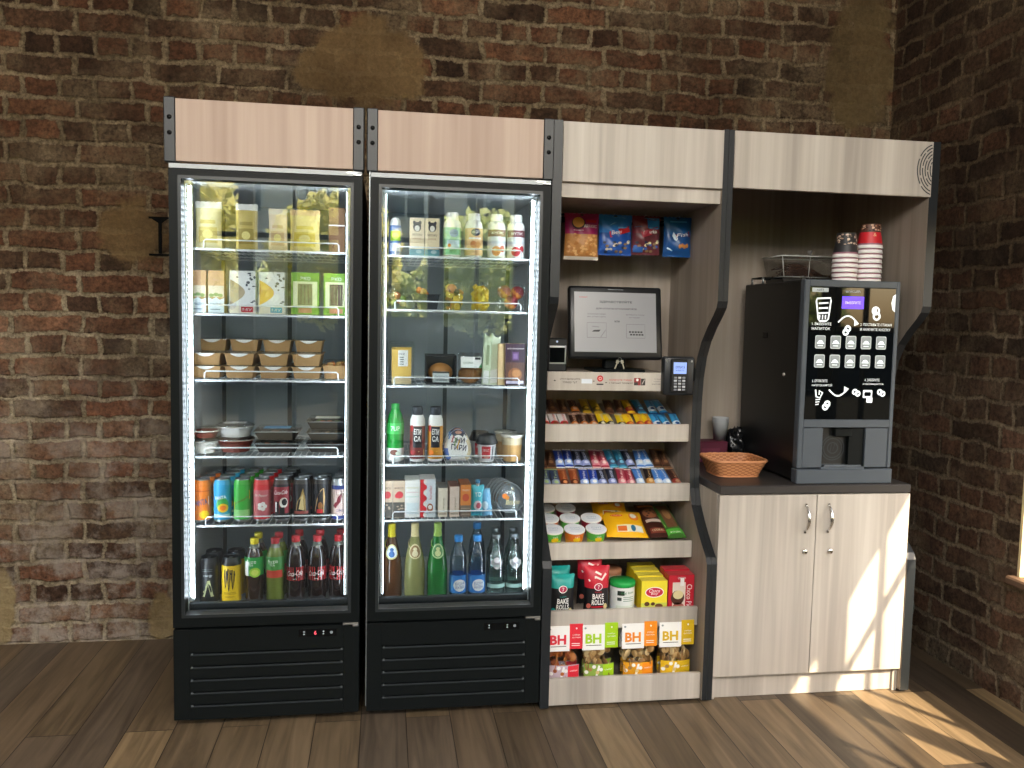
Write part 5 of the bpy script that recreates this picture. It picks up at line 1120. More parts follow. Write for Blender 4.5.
# ------------------------------------------------------------------ snack stand: bars on the two slanted upper trays
ORD = ('first', 'second', 'third', 'fourth', 'fifth', 'sixth', 'seventh', 'eighth', 'ninth', 'tenth', 'eleventh', 'twelfth', 'thirteenth', 'fourteenth', 'fifteenth', 'sixteenth')
BARM = {
 'kinder': ('red and white', P('#e9e6e4', .35), P('#cf2a32', .35), P('#8a4a2c', .4), 'kinder'),
 'nuts': ('dark brown and orange', P('#3a211a', .35), P('#c8742a', .35), P('#c9a58f', .4), 'NUTS'),
 'ymini': ('yellow and black', P('#e8c41c', .35), P('#2a2620', .35), P('#c9c4b4', .4), 'mini'),
 'yred': ('yellow and red', P('#eec822', .35), P('#a8382c', .35), P('#d9893a', .4), 'nuts'),
 'bounty': ('sky blue and white', P('#3f9fd6', .35), P('#dfeaf2', .35), P('#1f4f8f', .4), 'Bounty'),
 'gold': ('olive gold', P('#a98a22', .35), P('#5d4a1c', .35), P('#c9a63a', .4), 'gold'),
 'brown': ('dark brown', P('#3f2a20', .35), P('#5a3a2a', .35), P('#8f6a4a', .4), 'Mars'),
 'slate': ('slate blue', P('#3d4a63', .35), P('#8a97b0', .35), P('#a9c08a', .4), 'Twix'),
 'picnic': ('orange brown', P('#9c4f2c', .35), P('#5f2f1f', .35), P('#cf8a5c', .4), 'Picnic'),
 'milky': ('bright blue and white', P('#2a47a8', .35), P('#a9c4f0', .35), W_, 'Milky'),
 'snick': ('navy and silver', P('#2a2f3f', .35), P('#8f9ccc', .35), P('#c9d0ea', .4), 'SNICKERS'),
 'kit': ('raspberry red', P('#a83a4c', .35), P('#d98a94', .35), P('#e9c9c4', .4), 'KitKat'),
 'teal': ('teal blue', P('#2f7fa0', .35), P('#4a5a78', .35), P('#7fc0dc', .4), 'Ritter'),
 'sky': ('pale blue', P('#4f86d0', .35), P('#c4d8ee', .35), P('#e9eef2', .4), 'Alpen'),
 'choc': ('chocolate brown and red', P('#3c231c', .35), P('#8f3a2f', .35), P('#b58a6a', .4), 'Alenka'),
 'amber': ('black and amber', P('#2b2220', .35), P('#c9904a', .35), P('#e3c18a', .4), 'Corny')}
_bars = {}
def bar(kind, label, loc, slope, w, h, group, twist=0.):
    rot = (-(PI/2-slope), 0, 0)
    e = Euler(rot).to_matrix() @ Matrix.Rotation(twist, 3, 'Y')
    rot = e.to_euler()
    key = (kind, w, h)
    if key in _bars: return dup(_bars[key], loc, label, rot)
    nm, a, b_, c, tx = BARM[kind]; m = MB()
    S = pillow(m, w, h, .020, lambda u, v: (c if (v < .06 or v > .94) else (b_ if (.12 < v < .36) else a)), a, .07, 6, 16, .001, len(_bars)+3, .45)
    m.dtext(S, tx, 0, h*.60, w*.34, c if kind != 'kinder' else P('#cf2a32', .35), w=h*.42, rot=PI/2, e=.0012); m.dell(S, 0, h*.25, w*.26, h*.07, c, .001, 12, 2)
    o_ = m.build('chocolate_bar', None, None, loc, rot); tag(o_, label, 'chocolate bar', group); _bars[key] = o_; return o_
def row_of(kinds, ti, d0, h, group, where, lift=.011, x0=None, x1=None, w=.034):
    y0, z0 = TR[ti]; s_ = TSL[ti]; n_ = len(kinds); xa = x0 or A1+.006+w/2; xb = x1 or B0-.010-w/2
    for i, k in enumerate(kinds):
        x = xa+(xb-xa)*i/(n_-1); d = d0+rnd.uniform(-.004, .004); l_ = lift+rnd.uniform(0, .002)
        loc = (x, y0+d*math.cos(s_)-l_*math.sin(s_), z0+d*math.sin(s_)+l_*math.cos(s_))
        bar(k, '%s chocolate bar, %s from the left in the %s' % (BARM[k][0], ORD[i], where), loc, s_, w, h, group, rnd.uniform(-.12, .12))
g1, g2 = 'chocolate bars on the topmost slanted tray', 'chocolate bars on the second slanted tray'
row_of(['kinder']*3+['nuts']*3+['ymini']*2+['ymini', 'yred', 'yred', 'yred']+['bounty']*3, 0, .030, .118, g1, 'topmost tray, front row', .020)
row_of(['kinder', 'brown', 'brown', 'nuts', 'gold', 'gold', 'brown', 'brown', 'yred', 'teal', 'bounty', 'bounty'], 0, .140, .110, g1, 'topmost tray, rear row', .024, None, 1.775)
row_of(['slate', 'slate', 'picnic', 'picnic', 'milky', 'milky', 'snick', 'snick', 'kit', 'kit', 'sky', 'amber', 'sky', 'sky', 'choc'], 1, .032, .122, g2, 'second tray, front row', .020)
row_of(['brown', 'brown', 'milky', 'milky', 'snick', 'snick', 'kit', 'kit', 'teal', 'teal', 'snick', 'sky', 'sky', 'brown', 'brown'], 1, .150, .122, g2, 'second tray, rear row', .026, None, 1.785)

# ------------------------------------------------------------------ third tray: cups with white lids and biscuit packs
def on_tray(ti, x, d, lift=0.):
    y0, z0 = TR[ti]; s_ = TSL[ti]; return (x, y0+d*math.cos(s_)-lift*math.sin(s_), z0+d*math.sin(s_)+lift*math.cos(s_))
def lcup(label, loc, colr, lo_):
    t = thing('noodle_cup', label, 'food cup', loc, rot=(TSL[2]*.9, 0, 0), group='white-lidded cups on the third tray')
    m = MB().lathe([(0, 0), (.030, 0), (.031, .003), (.0345, .022), (.0345, .022), (.0375, .052)], [lo_, lo_, lo_, colr, colr], 24); S = cyl(rprof([(.031, .003), (.0375, .052)]), .034)
    m.dell(S, .004, .028, .014, .010, YELLOW, .001, rings=2); m.drect(S, -.02, .012, .018, .018, P('#22262a', .4), .001, 6, 1); m.dtext(S, 'суп', .004, .040, .008, W_, e=.0016); m.build('cup', t)
    l_ = MB().lathe([(.0380, .051), (.0400, .053), (.0400, .057), (.0385, .0586), (.0385, .0586), (0, .0592)], [W_, W_, W_, P('#e9edf2', .35), P('#e9edf2', .35)], 26); S2 = lambda u, v, e: (u, v, .0592+e)
    l_.dtext(S2, 'СУП', 0, .0, .012, P('#a9b6cc', .5), w=.036, e=.001); l_.drect(S2, -.018, -.016, .016, -.013, P('#b9c3d3', .5), .001); l_.build('foil_lid', t); return t
gc, oc, rc = P('#57b04a', .4), P('#e2762a', .4), P('#8f2436', .4); lg = P('#a9d23a', .4)
cl = [(0, 0, gc, lg, 'green'), (0, 1, oc, P('#e8a03a', .4), 'orange'), (0, 2, gc, lg, 'green'), (1, 0, oc, oc, 'orange'), (1, 1, gc, lg, 'green'), (1, 2, rc, rc, 'dark red'), (2, 0, gc, lg, 'green'), (2, 1, rc, rc, 'dark red')]
for r_, c_, a, b_, nm in cl:
    lcup('%s cup with white lid, %s row, %s from the left' % (nm, ('front', 'middle', 'rear')[r_], ORD[c_]), on_tray(2, 1.3025+.083*c_, .052+.084*r_), a, b_)
def biscuit(label, ti, x, d, w, h, dd, main, parts, lift, twist, sl=None):
    s_ = TSL[ti] if sl is None else sl; m = MB()
    S = pillow(m, w, h, dd, main, None, .05, 10, 14, .002, int(x*1000), .35); parts(m, S, w, h)
    rot = (Euler((-(PI/2-s_), 0, 0)).to_matrix() @ Matrix.Rotation(twist, 3, 'Y')).to_euler()
    return tag(m.build('biscuit_pack', None, None, on_tray(ti, x, d, lift), rot), label, 'biscuit pack', 'biscuit packs on the third tray')
def p_yel(m, S, w, h):
    m.dell(S, -w*.18, h*.66, w*.16, h*.045, P('#e04a1f', .4), .001, rings=2); m.dtext(S, 'МАРИЯ', -w*.18, h*.66, .007, W_, e=.0016, w=.038); m.dell(S, w*.25, h*.62, w*.13, h*.16, P('#ee8a2f', .4), .001, rings=3); m.dell(S, w*.24, h*.64, w*.08, h*.10, OFFW, .0016, rings=2)
    m.drect(S, -w*.24, h*.10, w*.40, h*.30, P('#e9e2c6', .4), .001, 6, 3); m.drect(S, -w*.22, h*.12, 0, h*.26, P('#e0702a', .4), .0016, 4, 2); m.dell(S, w*.16, h*.2, w*.06, h*.09, P('#2a6f8f', .4), .0016); m.drect(S, w*.24, h*.12, w*.37, h*.26, P('#dfe3da', .4), .0016, 2, 2)
biscuit('yellow biscuit pack with orange picture, front of its pair', 2, 1.588, .028, .160, .165, .050, P('#f4b81a', .35), p_yel, .030, .06, R(22)); biscuit('yellow biscuit pack peeking out behind the front yellow pack', 2, 1.555, .150, .140, .125, .045, P('#f0ac18', .35), p_yel, .036, .1, R(22))
def p_br(m, S, w, h):
    m.dell(S, 0, h*.62, w*.36, h*.15, P('#8f5a3a', .5), .001, rings=3)
    for k in range(6): m.dell(S, w*.2*math.cos(k), h*.62+h*.08*math.sin(k*1.7), .005, .006, P('#4f2f20', .5), .002, 8)
    m.drect(S, -w*.4, h*.36, w*.4, h*.44, P('#cfc0b4', .4), .001, 6, 1); m.drect(S, -w*.38, h*.08, w*.38, h*.2, P('#7d3a2c', .4), .001, 6, 2); m.dtext(S, 'COOKIES', 0, h*.14, .010, CREAMC, w=w*.6, e=.002); m.drect(S, -w*.4, h*.84, w*.4, h*.92, P('#c9762c', .4), .001, 6, 1)
biscuit('dark brown cookie pack, right of the yellow packs', 2, 1.715, .030, .080, .215, .036, P('#3f1f1a', .35), p_br, .026, -.04, R(22))
def p_gn(m, S, w, h):
    m.drect(S, -w*.46, h*.03, w*.46, h*.2, P('#4fa83a', .4), .001, 6, 2); m.drect(S, -w*.30, h*.24, w*.30, h*.9, P('#6d4a33', .45), .001, 6, 6); m.dell(S, 0, h*.6, w*.2, h*.16, P('#9a7048', .5), .002, rings=2); m.dline(S, [(-w*.4, h*.25), (-w*.4, h*.9)], .003, P('#8fc05a', .4), .001); m.dtext(S, 'ФУНДУК', 0, h*.11, .008, W_, w=w*.6, e=.002)
biscuit('green-edged brown biscuit pack, at the right end of the tray', 2, 1.783, .026, .074, .220, .034, P('#3d6b2c', .35), p_gn, .024, -.06, R(22))

# ------------------------------------------------------------------ fourth tray: bread chips, tub and chocolate boxes
y4, z4 = TR[3][0]+.008, TR[3][1]+.003
def bake(label, loc, topm, kind):
    t = thing('bread_chips_bag', label, 'snack bag', loc, group='bread chip bags on the fourth tray')
    m = MB(); w, h = .096, .150 if kind == 0 else .178
    S = pillow(m, w, h, .060, lambda u, v: topm if v > (.66 if kind == 0 else .56) else BLK, None, .03, 12, 16, .004, 7+kind, .35)
    m.dell(S, 0, h*.67 if kind == 0 else h*.6, .017, .0135, W_, .001, rings=2); m.dell(S, 0, h*.67 if kind == 0 else h*.6, .0145, .011, P('#b01f4a', .4), .0018, rings=2); m.dtext(S, '7', 0, h*.67 if kind == 0 else h*.6, .013, W_, e=.003)
    zz = h*.30 if kind == 0 else h*.33; m.dtext(S, 'BAKE', 0, zz+.012, .020, W_, w=.044, bold=.02, e=.002); m.dtext(S, 'ROLLS', 0, zz-.011, .020, W_, w=.048, bold=.02, e=.002); m.dtext(S, 'bruschette', 0, zz+.030, .006, topm, w=.026, e=.002); m.drect(S, -.024, zz-.032, .024, zz-.026, topm, .002, 4, 1)
    m.dell(S, .030, zz-.028, .007, .013, P('#e3d39a', .4), .0024); m.dell(S, -.034, zz-.025, .008, .010, topm if kind == 0 else P('#c96a5a', .4), .0024)
    if kind: m.dline(S, [(-.036, h*.72), (-.010, h*.80), (.014, h*.74), (.03, h*.86)], .008, P('#e9dcd4', .4), .0014); m.dline(S, [(-.01, h*.9), (.012, h*.84)], .007, P('#e9dcd4', .4), .0014)
    m.build('bag', t); return t
a = bake('teal and black bread chip bag, front of its pair', (1.324, y4+.032, z4), TEAL, 0); dup(a, (1.324, y4+.108, z4+.008), 'teal and black bread chip bag, behind the front one')
a = bake('red and black bread chip bag, front of its pair', (1.455, y4+.032, z4), P('#c41f34', .4), 1); dup(a, (1.447, y4+.108, z4+.010), 'red and black bread chip bag, behind the front one')
def tub(label, loc, lidc, bodyc, printed):
    t = thing('cracker_tub', label, 'snack tub', loc, group='round tubs on the fourth tray'); m = MB().lathe([(0, 0), (.046, 0), (.047, .003), (.047, .098), (.047, .1)], bodyc, 28); S = cyl(.0472)
    if printed:
        m.drect(S, -.03, .068, -.004, .085, P('#23302a', .4), .0008, 4, 1); m.dtext(S, 'big bite', .010, .077, .011, P('#2f7a4a', .4), w=.05, e=.0014, slant=.2); m.drect(S, -.03, .048, -.014, .060, P('#3a4540', .4), .0008, 3, 1)
        for k in range(3): m.drect(S, -.008, .060-.007*k, .034, .0625-.007*k, P('#7f9a8a', .4), .0008, 6, 1)
        m.drect(S, -.035, .012, .035, .030, P('#d4dccf', .4), .0008, 8, 1)
    m.build('tub', t); MB().lathe([(.0475, .096), (.0490, .098), (.0490, .112), (.047, .115), (0, .115)], lidc, 28).build('tub_lid', t); return t
tub('pale cracker tub with bright green lid', (1.560, y4+.056, z4), P('#1fa04a', .4), P('#e3e6e4', .4), True); tub('round tub with brown lid, behind the green-lidded tub', (1.540, y4+.170, z4+.012), P('#9a6a4c', .5), P('#c9b49a', .5), False)
def d_cb(m, S, w, h):
    m.dell(S, 0, h*.64, w*.36, h*.17, W_, .0006); m.dell(S, 0, h*.64, w*.33, h*.145, P('#c81f3a', .4), .001); m.dtext(S, 'Choco', 0, h*.69, .013, W_, w=.042, e=.0014, slant=.2); m.dtext(S, 'Boy', 0, h*.585, .012, W_, w=.026, e=.0014, slant=.2)
    m.drect(S, -w/2+.001, .001, w/2-.001, h*.3, P('#c9cf5a', .4), .0005); m.dell(S, -w*.28, h*.27, w*.1, h*.07, P('#5a3a22', .5), .001); m.dell(S, -w*.05, h*.27, w*.08, h*.055, P('#5a3a22', .5), .001); m.dell(S, w*.18, h*.14, w*.16, h*.1, P('#e6c99a', .5), .001); m.dell(S, w*.18, h*.2, w*.15, h*.075, P('#6d4427', .5), .0014)
z_ = z4+.001; cyb = None
for i in range(4):
    q = box_('chocolate_biscuit_box', 'yellow chocolate biscuit box with red oval, '+('front of its row' if i == 0 else '%s from the front' % NTH[i]), 1.672, .100, .046, .118, P('#efdc3a', .4), P('#e3c81f', .4), P('#f0e05a', .4), d_cb, y=y4+.014+.050*i, z=z_+.0045*i)
    q['group'] = 'yellow biscuit boxes on the fourth tray'
def d_cp(m, S, w, h):
    m.drect(S, -w*.34, 0, w*.16, h*.80, P('#e9dccf', .4), .0006); m.dell(S, -w*.14, h*.38, w*.26, h*.2, P('#4f2c20', .5), .001); m.dell(S, -w*.12, h*.46, w*.2, h*.12, P('#e6d6a4', .5), .0014); m.dell(S, -w*.10, h*.14, w*.22, h*.10, P('#b0685a', .5), .001); m.dtext(S, 'Choco Pie', w*.31, h*.42, .020, W_, w=.088, rot=-PI/2, e=.0012); m.drect(S, -w*.05, h*.7, w*.1, h*.92, W_, .001); m.dtext(S, 'ORION', 0, h*.92, .008, W_, w=.03, e=.0012)
for i in range(2):
    q = box_('chocolate_pie_box', 'red chocolate pie box, '+('front of its pair at the right end' if i == 0 else 'behind the front red pie box'), 1.7755, .100, .050, .138, P('#c02233', .4), P('#a81f2e', .4), P('#cf4a50', .4), d_cp, y=y4+.014+.054*i, z=z_+.005*i); q['group'] = 'red pie boxes on the fourth tray'

# ------------------------------------------------------------------ bottom tray: crispbread bags with header cards
y5, z5 = TR[4][0]+.010, TR[4][1]+.004
def crisp(label, loc, c1, c2, chip, rx=.05):
    t = thing('crispbread_bag', label, 'snack bag', loc, rot=(rx*-1, 0, 0), group='crispbread bags on the bottom tray'); w, h = .118, .205
    q = random.Random(int(loc[0]*1000)); m = MB()
    for k in range(46):
        X = Matrix.Translation((q.uniform(-.044, .044), q.uniform(-.014, .012), q.uniform(.018, .130))) @ Euler((q.uniform(1.2, 2.0), q.uniform(-.6, .6), q.uniform(0, 3))).to_matrix().to_4x4()
        m.lathe([(0, -.0015), (.014, -.0015), (.0155, 0), (.014, .0015), (0, .0015)], chip[k % len(chip)], 9, X, True, 1., q.uniform(.7, 1))
    m.build('chips', t)
    m = MB(); S = pillow(m, w, h*.82, .052, CLEAR, None, .03, 10, 14, .003, int(loc[0]*999), .4); m.build('clear_bag', t)
    S0 = pillow_S(w, h*.82, .052, .03, .4); m = MB(); m.drect(S0, -w*.47, .030, w*.47, .084, c2, .0014, 10, 4); m.drect(S0, w*.10, .031, w*.46, .082, c1, .002, 4, 4)
    for k in range(5): m.dell(S0, -w*.4+w*.11*k, .058+.009*(k % 3), .007, .006, chip[k % len(chip)] if k % 2 else W_, .0024, 10)
    m.dline(S0, [(-w*.1, .045), (-w*.02, .080)], .008, W_, .0026); m.dtext(S0, 'хлебцы', w*.28, .066, .006, W_, w=.03, e=.0026); m.build('foot_label', t)
    m = MB(); zc0, zc1 = .128, .206
    m.box(-w*.53, w*.14, -.0245, -.0232, zc0, zc1, W_, .0004).box(w*.14, w*.53, -.0245, -.0232, zc0+.006, zc1+.006, c1, .0004); m.box(-w*.53, w*.53, -.0232, .006, zc1-.006, zc1, W_); S = flat(-.0245)
    m.dtext(S, 'BH', -w*.20, .164, .030, c1, w=.056, bold=.035); m.drect(S, -w*.42, .142, w*.04, .144, K, .0006); m.dell(S, -w*.44, .197, .004, .003, P('#8f9a9c', .5), .0006); m.dell(S, w*.34, .198, .003, .003, W_, .0006)
    for k in range(2): m.drect(S, w*.20, .150-.006*k, w*.44, .152-.006*k, W_, .0006)
    m.dtext(S, 'хлебцы', w*.33, .178, .0055, W_, w=.026, e=.0006); m.dtext(S, 'хрустящие', w*.33, .169, .005, W_, w=.03, e=.0006); m.build('header_card', t); return t
ch = [P('#b5652a', .6), P('#9a4f22', .6), P('#c47a3a', .6)]; ch2 = [P('#c9a36a', .6), P('#a8804a', .6), P('#8f6a3c', .6), P('#dcc08a', .6)]
bags = [('red', 1.3275, P('#e0303f', .4), P('#c9b4c0', .4), ch), ('lime green', 1.458, P('#a6d01f', .4), P('#8fb04a', .4), ch2), ('orange', 1.606, P('#f08f1c', .4), P('#f0a822', .4), ch2), ('mustard yellow', 1.748, P('#d9b31c', .4), P('#ecc01f', .4), ch2)]
for nm, x, c1, c2, cc in bags:
    a = crisp('crispbread bag with white and %s header card, front of its pair' % nm, (x, y5+.034, z5), c1, c2, cc)
    a.scale = (1.06, 1, 1.17); q = dup(a, (x+.008, y5+.100, z5+.004), 'crispbread bag behind the front one with the %s card' % nm); q.scale = (1.04, 1, 1.0)

# ------------------------------------------------------------------ hanging nut bags
def nut_bag(label, x, w, h, topm, body, deco, z=1.776):
    t = thing('nut_bag', label, 'snack bag', (x, .286, z-h), group='nut bags hanging from the pegs of the snack stand')
    m = MB(); S = pillow(m, w, h, .040, lambda u, v: topm if v > .55 else body, None, .05, 14, 20, .009, int(x*1000), .4)
    deco(m, S, w, h); m.dell(S, 0, h*.965, .007, .0035, P('#101214', .5), .001); m.build('bag', t); return t
def d_pea(m, S, w, h):
    q = random.Random(4)
    for k in range(90): m.dell(S, q.uniform(-.44, .44)*w, h*q.uniform(.10, .54), .006, .0045, (P('#c98f4f', .5), P('#b3763a', .5), P('#dcae72', .5))[k % 3], .001+.0001*(k % 5), 8)
    m.dell(S, -w*.12, h*.78, w*.2, h*.13, P('#3a1020', .4), .001, rings=2); m.dell(S, -w*.12, h*.80, w*.17, h*.11, P('#e09a3a', .45), .0018, rings=2); m.dtext(S, 'АРАХИС', w*.24, h*.72, .012, W_, w=w*.4, e=.002); m.drect(S, w*.1, h*.80, w*.42, h*.86, REDC, .0018, 4, 1); m.drect(S, -w*.5, 0, w*.5, h*.07, P('#cfc9bf', .4), .001, 8, 1); m.dtext(S, 'жареный', -w*.12, h*.63, .006, W_, w=w*.3, e=.002)
nut_bag('peanut bag with magenta top showing roasted nuts, leftmost on the pegs', 1.400, .132, .172, P('#a01f5c', .35), P('#b98248', .45), d_pea)
def d_blue(m, S, w, h, c=REDC, n2=P('#cfc6b0', .5)):
    q = random.Random(11)
    m.dpoly(S, [(-w*.45, h*.70), (-w*.1, h*.95), (w*.3, h*.93), (-w*.2, h*.72)], P('#6fb4e6', .4), .001)
    for k in range(26): m.dell(S, q.uniform(-.42, .42)*w, h*q.uniform(.08, .36), .007, .005, (n2, P('#2f5fb0', .4), P('#22304a', .4), P('#8a7250', .5))[k % 4], .001+.0001*(k % 5), 9)
    m.dline(S, [(-w*.2, h*.50), (w*.1, h*.58), (w*.42, h*.66)], .022, c, .002); m.dtext(S, 'Beerka', w*.10, h*.58, .014, W_, w=w*.5, rot=.16, slant=.2, e=.0028); m.drect(S, w*.05, h*.66, w*.42, h*.70, SKYB, .002, 4, 1)
nut_bag('bright blue snack bag, second from the left on the pegs', 1.530, .130, .152, P('#2f7fcf', .3), P('#1f4f9f', .3), d_blue)
nut_bag('half maroon, half blue nut bag, third from the left on the pegs', 1.650, .112, .146, P('#7a2430', .3), P('#5f2a33', .3), lambda m, S, w, h: (m.drect(S, w*.0, h*.68, w*.46, h*.95, P('#2f84cf', .35), .001, 4, 4), d_blue(m, S, w, h, P('#a83040', .35), P('#e0d9a4', .5)), m.drect(S, -w*.46, h*.06, -w*.12, h*.2, P('#2f5fa8', .4), .002, 4, 2)))
nut_bag('deep blue snack bag hanging apart at the right end of the pegs', 1.774, .112, .150, P('#1c5f9f', .3), P('#174a86', .3), lambda m, S, w, h: (m.dpoly(S, [(-w*.40, h*.20), (-w*.18, h*.62), (-w*.02, h*.46), (-w*.2, h*.14)], P('#c9dcea', .4), .001), m.dline(S, [(-w*.1, h*.5), (w*.4, h*.58)], .020, P('#8f2a35', .35), .002), m.dtext(S, 'Fish', w*.14, h*.55, .013, W_, w=w*.4, rot=.1, e=.0028, slant=.2), [m.dell(S, w*(.05+.09*k), h*.26+.004*(k % 2), .006, .008, P('#b3763a', .5), .002+.0001*k) for k in range(4)], m.drect(S, -w*.3, h*.86, w*.3, h*.90, SKYB, .001, 6, 1)))

# ------------------------------------------------------------------ checkout screen, scanner, card terminal
o = (1.54, .25, 1.188)
MN = thing('checkout_monitor', 'black checkout touch screen above the notice strip', 'monitor', o)
m = MB(); m.box(1.44, 1.64, .20, .36, 1.1885, 1.198, BLACK, .004).box(1.50, 1.58, .27, .31, 1.196, 1.36, BLACK, .004).build('stand', MN, o)
X = Matrix.Translation((1.535, .232, 1.236)) @ Matrix.Rotation(R(-9), 4, 'X')
m = MB(); m.box(-.181, .181, 0, .032, 0, .276, P('#15171a', .35), .010, X, 2); m.box(-.12, .12, .03, .06, .04, .22, BLACK, .01, X); m.box(-.03, .03, -.001, .0, .262, .264, P('#7d8388', .4), 0, X); m.build('bezel', MN, o)
SF = lambda u, v, e: tuple(X @ Vector((u, -.0005-e, v)))
m = MB(); SCR = P('#8b8c90', .25, emit=.06); m.drect(SF, -.160, .026, .157, .252, SCR, .0005)
D_ = P('#2c2d30', .5); m.dtext(SF, 'ЗДРАВСТВУЙТЕ', 0, .216, .0115, D_, w=.126, bold=.02, e=.001); m.dtext(SF, 'ДЛЯ ОПЛАТЫ ОТСКАНИРУЙТЕ', .002, .190, .0080, D_, w=.158, bold=.02, e=.001)
m.dtext(SF, 'штрихкод товара', -.075, .168, .006, P('#55565b', .5), w=.07, e=.001); m.dtext(SF, 'на упаковке', -.075, .158, .005, P('#55565b', .5), w=.07, e=.001); m.dtext(SF, 'ИЛИ', .004, .142, .007, D_, bold=.02, e=.001)
m.dtext(SF, 'выберите товар', .075, .168, .006, P('#55565b', .5), w=.072, e=.001); m.dtext(SF, 'на экране', .072, .157, .005, P('#55565b', .5), w=.04, e=.001); m.dtext(SF, 'меню', -.125, .232, .005, P('#a04a4a', .5), w=.03, e=.001)
def frame_(a, b_, c, d): m.dline(SF, [(a, b_), (c, b_), (c, d), (a, d), (a, b_)], .0014, P('#5c5d62', .5), .001)
frame_(-.112, .080, -.038, .136); frame_(.040, .080, .112, .132)
m.dpoly(SF, [(-.094, .102), (-.066, .102), (-.060, .110), (-.086, .108)], D_, .001); m.dline(SF, [(-.092, .122), (-.066, .120)], .003, P('#6d6e73', .5), .001); m.dline(SF, [(-.060, .082), (-.040, .110)], .0016, P('#5c5d62', .5), .001)
for j in range(2):
    for i in range(5): m.drect(SF, .050+.011*i+.004*j, .100-.010*j, .058+.011*i+.004*j, .106-.010*j, D_, .001)
m.build('screen', MN, o)
t = thing('key_pair', 'pair of small bright keys hanging below the checkout screen', 'keys', (1.545, .222, 1.232))
for k, (dx, a) in enumerate(((-.006, .35), (.007, -.3))):
    q = MB(); Xk = Matrix.Translation((dx, -.004*k, 0)) @ Matrix.Rotation(a, 4, 'Y'); q.box(-.0025, .0025, -.0008, .0008, -.034, -.010, P('#cfcab8', .3, .8), 0, Xk); q.box(-.006, .006, -.001, .001, -.012, .0, P('#cfcab8', .3, .8), .002, Xk); q.build('key', t)
MB().tube([(.007*math.cos(i*PI/6), 0, .003+.007*math.sin(i*PI/6)) for i in range(12)], .0008, STEEL, 5, True).build('ring', t)
t = thing('barcode_scanner', 'small black scanner with silver-rimmed window, left of the screen', 'scanner', (1.305, .205, 1.1885))
m = MB(); m.box(-.036, .034, 0, .08, 0, .122, P('#14161a', .4), .004); m.build('scanner_body', t); m = MB(); Sx = flat(0); m.box(-.031, .030, -.003, 0, .028, .034, STEEL, .001).box(.025, .031, -.003, 0, .028, .096, STEEL, .001).box(-.031, .030, -.003, 0, .088, .095, P('#e2e5e8', .3), .001); m.dell(Sx, -.004, .110, .004, .004, P('#a9b6d9', .4, emit=.4), .001); m.build('window_rim', t)
MB().box(-.030, .025, -.0015, .0005, .034, .088, PANEL).build('scan_window', t)
t = thing('payment_terminal', 'black card payment terminal with lit screen and keypad', 'card terminal', (1.748, .128, 1.110))
m = MB(); m.box(-.058, .060, .012, .052, 0, .142, P('#1c1f24', .4), .008, None, 2); m.box(-.034, .030, .002, .02, .012, .134, P('#121417', .4), .004)
for sx in (-.046, .048): m.dell(flat(.012), sx, .126, .004, .004, STEEL, .0005)
m.build('terminal_body', t); MB().box(.03, .0800, .052, .10, .05, .10, BLACK, .003).build('bracket', t); m = MB(); S = flat(.002); m.drect(S, -.025, .080, .025, .122, P('#8fa9e8', .35, emit=.55), .0008); m.dtext(S, 'ОПЛАТА', 0, .104, .010, P('#3a4a7a', .4), w=.036, e=.0012, bold=.02); m.dtext(S, 'карта', 0, .092, .006, P('#3a4a7a', .4), w=.03, e=.0012); m.build('screen', t)
m = MB()
for i in range(3):
    for j in range(5): m.box(-.022+.016*i, -.011+.016*i, -.0005, .003, .018+.011*j, .025+.011*j, (P('#c9ccd2', .4) if (i+j) % 2 else P('#8d929a', .4)), .001)
m.build('keypad', t)

# ------------------------------------------------------------------ on and around the coffee machine
HOPG = pane_mat('hopper_plastic', .12, (.86, .86, .84, 1), .25, .4)
o = (2.372, .465, 1.5435)
HP = thing('bean_hopper', 'clear coffee bean hopper with knobbed lid on top of the machine', 'bean hopper', o)
m = MB(); m.box(2.262, 2.482, .385, .545, 1.545, 1.567, P('#23201e', .4), .003); m.box(2.345, 2.355, .378, .386, 1.556, 1.574, STEEL).build('hopper_base', HP, o)
w_ = MB(); vs = []; 
for (a, b_, z) in ((.105, .075, 1.572), (.122, .088, 1.655)): vs += [(2.372-a, .465-b_, z), (2.372+a, .465-b_, z), (2.372+a, .465+b_, z), (2.372-a, .465+b_, z)]
w_.add(vs, [(i, (i+1) % 4, 4+(i+1) % 4, 4+i) for i in range(4)], HOPG); w_.tube([Vector(v) for v in vs[4:]], .0025, P('#c9cbc8', .3), 6, True); w_.tube([Vector(v) for v in vs[:4]], .002, P('#8d8f8c', .3), 6, True); w_.tube([vs[0], vs[4]], .0018, P('#c9cbc8', .3)); w_.tube([vs[1], vs[5]], .0018, P('#c9cbc8', .3)); w_.tube([(2.372, .39, 1.573), (2.372, .38, 1.655)], .0016, P('#c9cbc8', .3)); w_.build('clear_bin', HP, o)
m = MB().box(2.252, 2.492, .377, .553, 1.657, 1.660, HOPG); m.lathe([(.007, 0), (.007, .012), (.010, .016), (.009, .022), (0, .024)], P('#6d6a66', .3), 12, Matrix.Translation((2.40, .44, 1.661))); m.lathe([(.012, 0), (.012, .005), (0, .006)], P('#8d8a86', .3), 12, Matrix.Translation((2.34, .44, 1.661))); m.build('hopper_lid', HP, o)
q = random.Random(3); m = MB()
def moundz(x, y): return 1.574+.062*max(0, 1-((x-2.335)/.10)**2)*(1-.3*((y-.465)/.07)**2)*.75+.006
BEAN = [P('#4a2e1e', .35), P('#5b3a26', .35), P('#38231a', .4)]
m.grid(lambda u, v: (2.270+.204*u, .395+.14*v, moundz(2.270+.204*u, .395+.14*v)-.003), 16, 10, BEAN[2])
